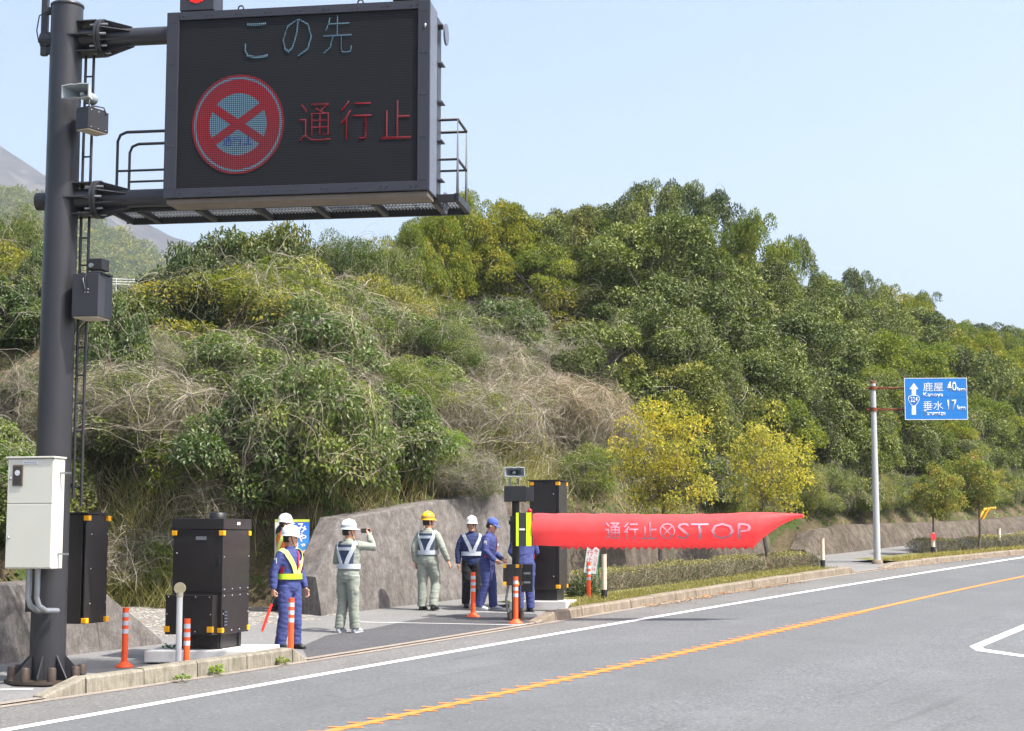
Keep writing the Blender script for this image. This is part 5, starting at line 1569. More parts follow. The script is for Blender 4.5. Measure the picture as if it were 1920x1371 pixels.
# --- weed heaps where the slope meets the path, and low bushes on the long wall
for i, (tt, dd, kd, s) in enumerate([(-4.6, 5.6, 'heap', 1.2), (-3.6, 5.3, 'heap', 1.1), (-3.0, 5.9, 'heap', 1.4), (-2.2, 5.2, 'heap', 1.2), (-1.2, 4.7, 'heap', 1.2), (-0.6, 3.9, 'heap', 1.1), (0.1, 3.2, 'heap', 1.1), (0.75, 1.9, 'heap', 0.8), (-5.6, 4.6, 'heap', 1.3), (-1.8, 6.2, 'heap', 1.6), (-4.2, 6.6, 'heap', 1.6), (0.1, 4.2, 'heap', 1.5), (-6.6, 1.6, 'ivy', 0.6), (-7.6, 0.8, 'ivy', 0.7), (-8.8, 0.9, 'olive', 0.7)]):
    X, Y = xy(tt, dd)
    nm, lb_, ct, gr = LAB[kd]
    relabel(plant(kd, nm, (X, Y, float(terrain(X, Y)) - 0.12), s, s * 0.9, i * 1.7, lb_, ct, gr, i), kd)
tt = 16.8
i = 0
while tt < 70:
    dd = float(np.interp(tt, *T_D0)) + (0.4 if i % 2 else 1.5) + 0.45 * rgv.random()
    X, Y = xy(tt, dd)
    kd = ('evergreen' if rgv.random() < 0.75 else 'tipped') if i % 2 == 0 else ('olive' if rgv.random() < 0.5 else 'ivy')
    nm, lb_, ct, gr = LAB[kd]
    s = (0.68 + 0.3 * rgv.random()) if i % 2 == 0 else (0.46 + 0.25 * rgv.random())
    relabel(plant(kd, nm, (X, Y, float(terrain(X, Y)) - (0.85 if i % 2 == 0 else 0.3) * s), s, s * 1.1, i * 1.7, lb_, ct, gr, i), kd)
    tt += (0.55 if i % 2 else 0.3) + 0.02 * (tt - 19) + 0.3 * rgv.random(); i += 1
# --- bare trees
for i, (x, yb, yt, w_) in enumerate([(905, 600, 505, 0), (945, 590, 495, 1), (800, 560, 500, 0), (1590, 740, 640, 1), (1430, 660, 560, 0), (1440, 720, 590, 1), (1600, 690, 580, 0), (1500, 800, 700, 1), (1330, 870, 760, 0), (30, 520, 390, 1), (1570, 800, 690, 0), (1215, 680, 600, 1)]):
    p = hit_terrain(x, yb)
    hgt_ = PY(x, yt, p[1]).z - p[2]
    o = empty('bare_tree', p, i * 1.9, 'leafless grey branched tree standing among the hillside shrubs', 'tree', 'bare trees on the hill')
    s = max(1.2, hgt_) / 2.6
    o.scale = (s, s, s)
    link('branches', BARE[w_], o)

# ------------------------------------------------------------------ uncounted cover: dry vines, creepers, grass
rgc = np.random.default_rng(5)
def scatter(n, t0, t1, dmin, dmax, keep=None):
    t = rgc.uniform(t0, t1, n * 2)
    d0 = np.interp(t, *T_D0)
    d = d0 + rgc.uniform(dmin, dmax, n * 2)
    X, Y = xy(t, d)
    if keep is not None:
        k = keep(X, Y, t, d)
        X, Y = X[k], Y[k]
    X, Y = X[:n], Y[:n]
    return np.stack([X, Y, terrain(X, Y)], -1)
def pxy(P):
    v = P - np.array((0, 0, CAMZ))
    dep = v[:, 1] * _cp + v[:, 2] * _sp
    return CX + F * v[:, 0] / dep, CY - F * (-v[:, 1] * _sp + v[:, 2] * _cp) / dep
# creeping leaves close to the ground
P = scatter(42000, -14, 60, 0.1, 14)
P[:, 2] += rgc.random(len(P)) ** 2 * 0.5
l = 0.1 * (0.6 + 0.8 * rgc.random(len(P)))
V, Fq = leaf_quads(P, rnd_dir(rgc, len(P)) + np.array((0, 0, -0.1)), rnd_dir(rgc, len(P)) * 0.6 + np.array((0.15, -0.3, 0.8)), l, l * 0.6, rgc)
cv = 0.5 * np.repeat(rgc.random(len(P)), 4) + 0.5 * np.clip(np.repeat(0.5 + 0.5 * np.sin(P[:, 0] * 1.1) * np.sin(P[:, 1] * 0.9), 4), 0, 1)
tag(link('ground_creeper', fast_mesh('ground_creeper', V, Fq, M_cov, cv)), 'low green creeper leaves covering the hillside', 'ground cover', kind='stuff')
# dry vines over the slope, thickest in the brown patch and the left mounds
def brown(X, Y, t, d):
    P = np.stack([X, Y, terrain(X, Y)], -1)
    x, y = pxy(P)
    w = 0.1 + 0.9 * np.exp(-((x - 960) / 170) ** 2 - ((y - 760) / 120) ** 2) + 0.5 * np.exp(-((x - 560) / 170) ** 2 - ((y - 760) / 110) ** 2) + 0.6 * np.exp(-((x - 1120) / 90) ** 2 - ((y - 900) / 90) ** 2) + 0.45 * np.exp(-((x - 240) / 100) ** 2 - ((y - 900) / 120) ** 2)
    w = np.where(x > 1010 + (y - 420) * 0.36 + 120, 0.03, w)
    return rgc.random(len(X)) < w
P = scatter(60000, -12, 34, 0.3, 13, brown)[:16000]
P[:, 2] += 0.1 + rgc.random(len(P)) * 0.9
V, q, r = strands(rgc, P, rnd_dir(rgc, len(P)) + np.array((0, -0.2, 0.5)), 9, 0.12, 0.004 + 0.007 * rgc.random(len(P)) ** 2, 0.12, 0.34)
tag(link('dry_vine_cover', fast_mesh('dry_vine_cover', V, q, M_dry, r)), 'dead brown vine stems spread over the slope', 'dry vines', kind='stuff')
# tall dry grass at the foot of the slope and above the wall
def blades(P, h, mat, name, label, wid=0.012, lean=0.5, rg=rgc):
    n = len(P)
    d = rnd_dir(rg, n) * lean + np.array((0, 0, 1.0))
    V, q, r = strands(rg, P, d, 4, 1.0, wid, 0.1, 0.12)
    V = V.reshape(n, -1, 3)
    V = P[:, None, :] + (V - P[:, None, :]) * (np.asarray(h)[:, None, None] / 4)
    # ribbon width is scaled down with it: widen again
    C = V.reshape(n, 5, 2, 3); mid = C.mean(2, keepdims=True)
    C = mid + (C - mid) * (4 / np.asarray(h))[:, None, None, None]
    o = link(name, fast_mesh(name, C.reshape(-1, 3), q, mat, r))
    return tag(o, label, 'grass', kind='stuff')
def gk(X, Y, t, d):
    P = np.stack([X, Y, terrain(X, Y)], -1)
    x, y = pxy(P)
    w = 0.06 + 0.9 * np.exp(-((x - 1010) / 70) ** 2 - ((y - 850) / 70) ** 2) + 0.7 * np.exp(-((x - 330) / 200) ** 2 - ((y - 950) / 60) ** 2) + 0.4 * np.exp(-((x - 720) / 150) ** 2 - ((y - 940) / 30) ** 2) + 0.5 * np.exp(-((x - 190) / 60) ** 2 - ((y - 880) / 80) ** 2)
    return rgc.random(len(X)) < w
P = scatter(120000, -10, 22, 0.1, 8, gk)[:14000]
blades(P, 0.25 + 0.6 * rgc.random(len(P)), M_gra, 'dry_grass', 'tall dry yellowing grass at the foot of the slope', 0.013)
# taller weeds and grass where the slope meets the path behind the cabinets
Pw = scatter(9000, -6.2, -0.3, -0.5, 2.2)
blades(Pw, 0.3 + 0.65 * rgc.random(len(Pw)), M_gra, 'dry_weeds', 'tall tan weeds where the slope meets the gravel path', 0.013, 0.55)
# litter slope grass on the path sides
Pg = scatter(16000, -6.5, 1.5, -1.6, 0.8)
Pg = Pg[(rgc.random(len(Pg)) < 0.75)]
x_, y_ = pxy(Pg)
Pg = Pg[((np.abs(x_ - 590) < 60) & (y_ > 1075) & (y_ < 1142)) | ((np.abs(x_ - 290) < 60) & (y_ > 1060) & (y_ < 1130)) | (y_ < 1085)]
blades(Pg, 0.08 + 0.2 * rgc.random(len(Pg)), M_grn, 'green_grass', 'fresh green grass beside the gravel path', 0.011)
# dark round clumps of dry weeds beside the wall end
# verge grass in front of the hedge
tv0, tv1 = t_of((1120, 1150)), t_of((1590, 1076))
def verge(n, ta, tb, o0, o1):
    t = rgc.uniform(ta, tb, n)
    d = L_kerb(t) + rgc.uniform(o0, o1, n)
    X, Y = xy(t, d)
    return np.stack([X, Y, SLOPE * Y + 0.05], -1)
def soil_strip(name, ta, tb, o0, o1, h, mat):
    return ribbon(name, lambda t: L_kerb(t) + o1, lambda t: L_kerb(t) + o0, ta, tb, h, mat, 0.5)
N = NT('verge_soil')
N.set(N.ramp(N.noise(7, 6, 0.7), [(0.3, (0.1, 0.11, 0.035)), (0.55, (0.19, 0.18, 0.075)), (0.75, (0.28, 0.23, 0.13))]), 0.95, 0, 0.1)
N.bump(N.noise(30, 5), 0.7, 0.03)
M_verge = N.m
soil_strip('verge', tv0, tv1, 0.205, 2.4, 0.09, M_verge)
P = verge(15000, tv0, tv1, 0.22, 1.25)
P[:, 2] += 0.035
blades(P, 0.05 + 0.09 * rgc.random(len(P)), M_vgr, 'verge_grass', 'short patchy grass between the kerb and the long hedge', 0.012, 0.8)
tw0, tw1 = t_of((1735, 1060)), t_of((1735, 1060)) + 22
soil_strip('verge', tw0, tw1, 0.205, 1.9, 0.09, M_verge)
P = verge(9000, tw0, tw1, 0.22, 1.1)
P[:, 2] += 0.035
blades(P, 0.05 + 0.1 * rgc.random(len(P)), M_vgr, 'verge_grass', 'short grass between the far kerb and the low right hedge', 0.014, 0.8)

# ------------------------------------------------------------------ clipped hedges
def hedge(a, b, h, depth, label, seed, dens=1900):
    rg = np.random.default_rng(seed)
    A, B = G(*a, 0.05), G(*b, 0.05)
    ln = math.hypot(B.x - A.x, B.y - A.y)
    ang = math.atan2(B.y - A.y, B.x - A.x)
    mid = (A + B) / 2
    root = empty('hedge', mid, 0, label, 'hedge', 'clipped hedges along the verge')
    root.rotation_euler = (0, -math.atan((B.z - A.z) / ln), ang)
    n = int(dens * ln)
    x = rg.uniform(-ln / 2, ln / 2, n)
    u = rg.random(n)
    y = np.where(u < 0.45, -depth / 2 * rg.uniform(0.8, 1.05, n) + depth / 2, rg.uniform(0, depth, n))
    top = h * (0.92 + 0.07 * np.sin(x * 2.1 + seed) + 0.05 * np.sin(x * 5.3))
    z = np.where(u < 0.45, rg.uniform(0.06, 1, n) * top, top * (1 - 0.16 * rg.random(n) ** 2))
    z *= 1 - 0.12 * (np.abs(y - depth / 2) / (depth / 2)) ** 3
    endf = np.clip((ln / 2 - np.abs(x)) / 0.25, 0.3, 1)
    z *= endf ** 0.4
    P = np.stack([x, y + 0.03 * rg.normal(size=n), z + 0.02 * rg.normal(size=n)], -1)
    l = 0.038 * (0.7 + 0.8 * rg.random(n))
    V, Fq = leaf_quads(P, rnd_dir(rg, n) + np.array((0, -0.2, 0.2)), rnd_dir(rg, n) + np.array((0, -0.3, 0.6)), l, l * 0.55, rg)
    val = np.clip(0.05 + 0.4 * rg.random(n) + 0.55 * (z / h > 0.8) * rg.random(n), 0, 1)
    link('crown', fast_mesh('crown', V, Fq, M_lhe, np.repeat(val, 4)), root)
    m = int(520 * ln)
    st = np.stack([rg.uniform(-ln / 2, ln / 2, m), rg.uniform(0.02, depth - 0.04, m), np.full(m, 0.0)], -1)
    V, q, r = strands(rg, st, rg.normal(size=(m, 3)) * 0.35 + np.array((0, 0, 1.0)), 5, h / 5.4, 0.011, -0.05, 0.3)
    M_tw = M_hedge_twig
    tag(link('twigs', fast_mesh('twigs', V, q, M_tw, r), root), kind='stuff')
    return root
M_hedge_twig = leafmat('hedge_twig', [(0, (0.18, 0.16, 0.155)), (1, (0.42, 0.38, 0.37))], 0.9, 0.0, 0.2)
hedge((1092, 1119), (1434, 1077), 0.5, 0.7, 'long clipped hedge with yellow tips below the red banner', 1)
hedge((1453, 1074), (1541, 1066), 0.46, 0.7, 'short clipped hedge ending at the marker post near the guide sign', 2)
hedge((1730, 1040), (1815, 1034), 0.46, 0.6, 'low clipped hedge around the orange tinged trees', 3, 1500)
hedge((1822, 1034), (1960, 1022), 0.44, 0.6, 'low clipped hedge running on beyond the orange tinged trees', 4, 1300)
# dark leafy bush and dead weeds beside the slabs
def weed(px, h, w, mat, label, n=260, L=0.05, seed=1, on=0.03):
    rg = np.random.default_rng(seed)
    p = G(*px, on)
    a = rg.random(n) * 6.28; rr = w / 2 * np.sqrt(rg.random(n))
    P = np.stack([rr * np.cos(a), rr * np.sin(a), h * rg.random(n) * (1 - (rr / (w / 2)) ** 2 * 0.6)], -1)
    l = L * (0.6 + 0.8 * rg.random(n))
    V, Fq = leaf_quads(P, np.stack([np.cos(a), np.sin(a), 0.6 + 0 * a], -1) + rnd_dir(rg, n) * 0.5, rnd_dir(rg, n) * 0.5 + np.array((0, -0.2, 0.8)), l, l * 0.45, rg)
    o = link('weed', fast_mesh('weed', V, Fq, mat, np.repeat(rg.random(n), 4)))
    o.location = p
    tag(o, label, 'weed', 'roadside weeds')
    return o
weed((406, 1262), 0.13, 0.16, M_lim, 'small bright green weed growing at the kerb foot', 120, 0.05, 1)
weed((530, 1243), 0.07, 0.16, M_grn, 'flat green weed near the tapered kerb end', 90, 0.05, 2)
weed((342, 1275), 0.06, 0.2, M_grn, 'thin weed at the kerb below the white reflector post', 70, 0.05, 3)
weed((1093, 1124), 0.5, 0.6, M_lsh, 'dark leafy bush behind the orange post at the hedge end', 700, 0.08, 4)
weed((320, 1236), 0.2, 0.3, M_grn, 'weeds growing at the edge of the white slab', 130, 0.07, 5)
# fallen leaves along the kerb
nl = 900
t = np.concatenate([rgc.uniform(t_of((1200, 1138)), t_of((1500, 1092)), 500), rgc.uniform(t_of((1650, 1068)), t_of((1650, 1068)) + 14, 400)])
d = L_kerb(t) - np.abs(rgc.normal(size=len(t))) * 0.18 - 0.02
X, Y = xy(t, d)
P = np.stack([X, Y, SLOPE * Y + 0.012 + 0.012 * rgc.random(len(t))], -1)
l = 0.06 * (0.6 + 0.8 * rgc.random(len(t)))
V, Fq = leaf_quads(P, np.stack([rgc.normal(size=len(t)), rgc.normal(size=len(t)), 0.1 + 0 * t], -1), np.array((0, 0, 1.0)) + rnd_dir(rgc, len(t)) * 0.3, l, l * 0.5, rgc)
M_lit = leafmat('leaf_litter', [(0, (0.25, 0.12, 0.05)), (0.6, (0.4, 0.18, 0.08)), (1, (0.5, 0.35, 0.18))], 0.8, 0.1, 0.2)
tag(link('fallen_leaves', fast_mesh('fallen_leaves', V, Fq, M_lit, np.repeat(rgc.random(len(t)), 4))), 'fallen orange leaves scattered along the kerb foot', 'leaves', kind='stuff')

# ------------------------------------------------------------------ far slopes, rail and haze
def far_slope(name, pts, Y0, Y1, mat, base_drop, rough, seed, nz=40, nx=160, kind='structure'):
    """pts: crest pixels at distance Y1; the slope falls towards the camera to Y0"""
    rg = np.random.default_rng(seed)
    xs = np.linspace(pts[0][0], pts[-1][0], nx)
    cy = np.interp(xs, *zip(*pts))
    V = []
    for j in range(nz + 3):
        w = min(j, nz) / nz
        for x, y in zip(xs, cy):
            cr = PY(x, y, Y1)
            Yj = Y0 + (Y1 - Y0) * w
            zb = base_drop
            z = zb + (cr.z - zb) * (w ** 1.15)
            X = cr.x * (1 if True else 1)
            if j > nz:
                Yj = Y1 + (j - nz) * (Y1 - Y0) * 0.5; z = cr.z - (j - nz) * (cr.z - zb) * 0.4
            nz_ = mnoise.fractal((X / rough[1], Yj / rough[1], seed), 0.9, 2.1, 5)
            rid = abs(mnoise.noise((X / rough[1] * 0.6 + 3, Yj / rough[1] * 0.25, seed + 4)))
            V.append((X, Yj, z + (nz_ - rid * 1.2 + 0.3) * rough[0] * (0.35 if j == nz else 1)))
    n, m = nz + 3, nx
    i = np.arange(n * m).reshape(n, m)
    q = np.stack([i[:-1, :-1], i[:-1, 1:], i[1:, 1:], i[1:, :-1]], -1).reshape(-1, 4)
    o = link(name, fast_mesh(name, np.array(V), q, mat, smooth_on=True))
    return tag(o, kind=kind)
def wood_mat(name, a, b, c_, sc):
    N = NT(name)
    v = N.n('TexVoronoi'); v.inputs['Scale'].default_value = sc
    N.l(N.coord(), v.inputs['Vector'])
    col = N.ramp(v.outputs['Color'], [(0.2, a), (0.55, b), (0.9, c_)])
    col = N.mix(N.ramp(N.noise(sc * 0.12, 5), [(0.45, 0.0), (0.7, 0.6)]), col, tuple(x * 0.6 for x in a))
    N.set(col, 0.95, 0, 0.1)
    N.bump(v.outputs['Distance'], 1.0, 2.0 / sc)
    return N.m
M_mtn = wood_mat('mountain_rock', (0.06, 0.052, 0.05), (0.1, 0.085, 0.075), (0.14, 0.12, 0.1), 0.02)
far_slope('mountain', [(-260, 100), (-120, 186), (0, 272), (92, 330), (200, 386), (262, 413), (330, 440), (400, 464), (520, 520), (700, 600), (1000, 700)], 950, 2000, M_mtn, 40, (16, 150), 3)
# wooded far hill: lumpy ground with tree crowns standing on it
M_hill = wood_mat('far_wood_floor', (0.05, 0.075, 0.025), (0.08, 0.11, 0.035), (0.13, 0.14, 0.05), 0.25)
hill_pts = [(-500, 300), (-150, 335), (0, 362), (60, 366), (100, 380), (160, 408), (230, 440), (300, 478), (340, 505), (420, 540), (600, 600)]
fh = far_slope('far_hill', hill_pts, 280, 850, M_hill, 25, (6.0, 80), 7, 40, 120)
rgf = np.random.default_rng(9)
lob, rad, parts = [], [], []
xs = rgf.uniform(-120, 430, 2600); w = rgf.random(2600) ** 0.8
cy = np.interp(xs, *zip(*hill_pts))
Vt, Ft, Rt = [], [], []
cr_ = []
for x, ww, y in zip(xs, w, cy):
    c = PY(x, y, 850)
    Yj = 280 + 570 * ww
    cr_.append((c.x, Yj, 25 + (c.z - 25) * ww ** 1.15 + 1.0))
cr_ = np.array(cr_)
V, Fq, Rn = crown_leaves(rgf, cr_, 2.4 + 3.0 * rgf.random(len(cr_)), 70, 1.5, 0.7, 0.1, 0.5, 0.8)
M_lfar = leafmat('far_wood_leaves', [(0.0, (0.08, 0.1, 0.016)), (0.4, (0.18, 0.195, 0.03)), (0.7, (0.32, 0.28, 0.045)), (1.0, (0.44, 0.3, 0.09))], 0.7, 0.25, 0.2)
tag(link('far_wood', fast_mesh('far_wood', V, Fq, M_lfar, Rn)), 'mixed green woodland covering the far hill', 'woodland', kind='stuff')
# white guard rail on the far road
gr_ = empty('guard_rail', PY(262, 530, 92), 0, 'white guard rail far off above the bushes beyond the sign pole', 'guard rail')
A, B = PY(150, 526, 92) - Vector(gr_.location), PY(420, 534, 92) - Vector(gr_.location)
for k in range(3): MB().tube([A + Vector((0, 0, 0.15 * (1 - k))), B + Vector((0, 0, 0.15 * (1 - k)))], 0.02, 6).build('rail', M_whitep, gr_)
for k in range(9):
    q = A + (B - A) * k / 8
    MB().tube([q + Vector((0, 0.06, -3)), q + Vector((0, 0.06, 0.2))], 0.03, 6).build('rail_post', M_whitep, gr_)
# haze
hz = MB().box((-200, 1300, 290), (4200, 3300, 700)).build('haze', None)
tag(hz, 'pale even haze in the air', 'haze', kind='stuff')
N = NT('haze_air')
N.t.nodes.remove(N.b)
pv = N.n('VolumePrincipled')
pv.inputs['Color'].default_value = (0.76, 0.87, 1.0, 1)
pv.inputs['Density'].default_value = 0.00027
pv.inputs['Anisotropy'].default_value = 0.2
N.l(pv.outputs[0], N.out.inputs['Volume'])
hz.data.materials.clear(); hz.data.materials.append(N.m)
# ------------------------------------------------------------------ people
def loft(mb, rings, n=18):
    """rings: (centre, rx, ry, optional axis x, axis y)"""
    vs, fs = [], []
    for r_ in rings:
        c = Vector(r_[0]); ax = Vector(r_[3]) if len(r_) > 3 else Vector((1, 0, 0)); ay = Vector(r_[4]) if len(r_) > 4 else Vector((0, 1, 0))
        for k in range(n):
            a = 2 * math.pi * k / n
            vs.append(c + ax * (r_[1] * math.cos(a)) + ay * (r_[2] * math.sin(a)))
    m = len(rings)
    for i in range(m - 1):
        for k in range(n): fs.append((i * n + k, i * n + (k + 1) % n, (i + 1) * n + (k + 1) % n, (i + 1) * n + k))
    fs.append(tuple(range(n - 1, -1, -1))); fs.append(tuple((m - 1) * n + k for k in range(n)))
    return mb.add(vs, fs, sm=True)
def fuse(mb, name, mat, voxel, ratio=1.0, wrinkle=0.0, wf=9.0, seed=0, smooth_it=4):
    """one continuous skin over overlapping closed shapes"""
    me = mb.mesh(name)
    o = bpy.data.objects.new('tmp_fuse', me)
    COL.objects.link(o)
    r = o.modifiers.new('r', 'REMESH'); r.mode = 'VOXEL'; r.voxel_size = voxel
    if smooth_it:
        s = o.modifiers.new('s', 'SMOOTH'); s.iterations = smooth_it; s.factor = 0.5
    if ratio < 1:
        d = o.modifiers.new('d', 'DECIMATE'); d.ratio = ratio
    out = bpy.data.meshes.new_from_object(o.evaluated_get(bpy.context.evaluated_depsgraph_get()))
    bpy.data.objects.remove(o); bpy.data.meshes.remove(me)
    if wrinkle:
        nrm = [v.normal.copy() for v in out.vertices]
        for v, nn in zip(out.vertices, nrm):
            p = v.co
            q = mnoise.noise((p.x * wf + seed, p.y * wf, p.z * wf * 0.55)) * 0.6 + mnoise.noise((p.x * wf * 0.8 + p.z * wf * 1.2, p.y * wf + seed, p.z * wf * 2.2)) * 0.6
            v.co = p + nn * q * wrinkle
    out.name = name
    out.materials.clear(); out.materials.append(mat)
    smooth(out)
    return out
TORSO = [(0.84, 0.175, 0.122, 0.01), (0.92, 0.182, 0.13, 0.012), (1.02, 0.172, 0.12, 0.0), (1.12, 0.178, 0.122, -0.005), (1.24, 0.195, 0.128, -0.012), (1.33, 0.198, 0.122, -0.008), (1.40, 0.176, 0.102, 0.0), (1.44, 0.125, 0.078, 0.006), (1.475, 0.078, 0.068, 0.008)]
def torso_at(z, th, off=0.0):
    """theta 0 faces the front (-Y), grows towards +X"""
    zs = [q[0] for q in TORSO]
    rx, ry, cy = (float(np.interp(z, zs, [q[i] for q in TORSO])) for i in (1, 2, 3))
    return Vector(((rx + off) * math.sin(th), cy - (ry + off) * math.cos(th), z + off * 0.6 * max(0, (z - 1.36) / 0.1)))
def strap(mb, path, width, off=0.026, thick=0.006):
    """a flat band following the torso; path of (z, theta)"""
    fine = []
    for (za, ta), (zb, tb) in zip(path[:-1], path[1:]):
        for k in range(5): fine.append((za + (zb - za) * k / 5, ta + (tb - ta) * k / 5))
    fine.append(path[-1])
    P = [torso_at(z, t, off) for z, t in fine]
    vs, fs = [], []
    for i, p in enumerate(P):
        a, b = P[max(i - 1, 0)], P[min(i + 1, len(P) - 1)]
        tn = (b - a).normalized()
        out = torso_at(fine[i][0], fine[i][1], off + 0.05) - p
        if fine[i][0] > 1.38: out = out + Vector((0, 0, 0.05 * (fine[i][0] - 1.38) / 0.06))
        out = (out - tn * out.dot(tn)).normalized()
        sd = tn.cross(out)
        for q in (-1, 1):
            vs += [p + sd * q * width / 2, p + sd * q * width / 2 + out * thick]
    for i in range(len(P) - 1):
        o, e = i * 4, i * 4 + 4
        fs += [(o + 1, o + 3, e + 3, e + 1), (o, e, e + 2, o + 2), (o, o + 1, e + 1, e), (o + 2, e + 2, e + 3, o + 3)]
    n = (len(P) - 1) * 4
    fs += [(0, 2, 3, 1), (n, n + 1, n + 3, n + 2)]
    return mb.add(vs, fs, sm=False)
M_skin = plain('skin', srgb(200, 150, 122), 0.55, 0, 0.06, 14)
M_hair = plain('black_hair', srgb(32, 28, 26), 0.55, 0, 0.2, 40)
M_shoe = plain('black_shoe', srgb(38, 38, 42), 0.5, 0, 0.15, 12)
M_shoeg = plain('pale_shoe', srgb(185, 188, 192), 0.55, 0, 0.1, 12)
M_hel = plain('white_helmet', srgb(235, 238, 240), 0.28, 0, 0.03, 6)
M_hely = plain('yellow_helmet', srgb(245, 185, 30), 0.28, 0, 0.03, 6)
M_blue = plain('blue_workwear', srgb(58, 68, 122), 0.85, 0, 0.12, 7, 0.4, 120)
M_navy = plain('navy_workwear', srgb(38, 50, 92), 0.85, 0, 0.14, 7, 0.4, 120)
M_sage = plain('sage_workwear', srgb(140, 146, 136), 0.88, 0, 0.08, 7, 0.4, 120)
M_blk = plain('black_trousers', srgb(30, 30, 34), 0.85, 0, 0.15, 7)
M_ora = plain('orange_jacket', srgb(245, 130, 70), 0.8, 0, 0.08, 7)
M_hivis = plain('neon_vest_band', srgb(190, 235, 40), 0.5, 0, 0.06, 10)
M_hiviy = plain('pale_yellow_vest_band', srgb(222, 232, 130), 0.5, 0, 0.06, 10)
M_silv = plain('silver_vest_band', srgb(198, 206, 216), 0.4, 0.1, 0.06, 10)
M_vnavy = plain('navy_vest_mesh', srgb(58, 70, 96), 0.8, 0, 0.1, 20)
M_redtrim = plain('red_trim', srgb(190, 36, 70), 0.7)
M_capb = plain('blue_cap', srgb(72, 96, 175), 0.8, 0, 0.06, 10)
M_baton = glow('red_baton', srgb(235, 60, 50), 0.25, 0.0, srgb(225, 60, 50))
M_eye = plain('eye_dark', srgb(30, 24, 22), 0.3)
M_lip = plain('lip', srgb(150, 90, 85), 0.5)

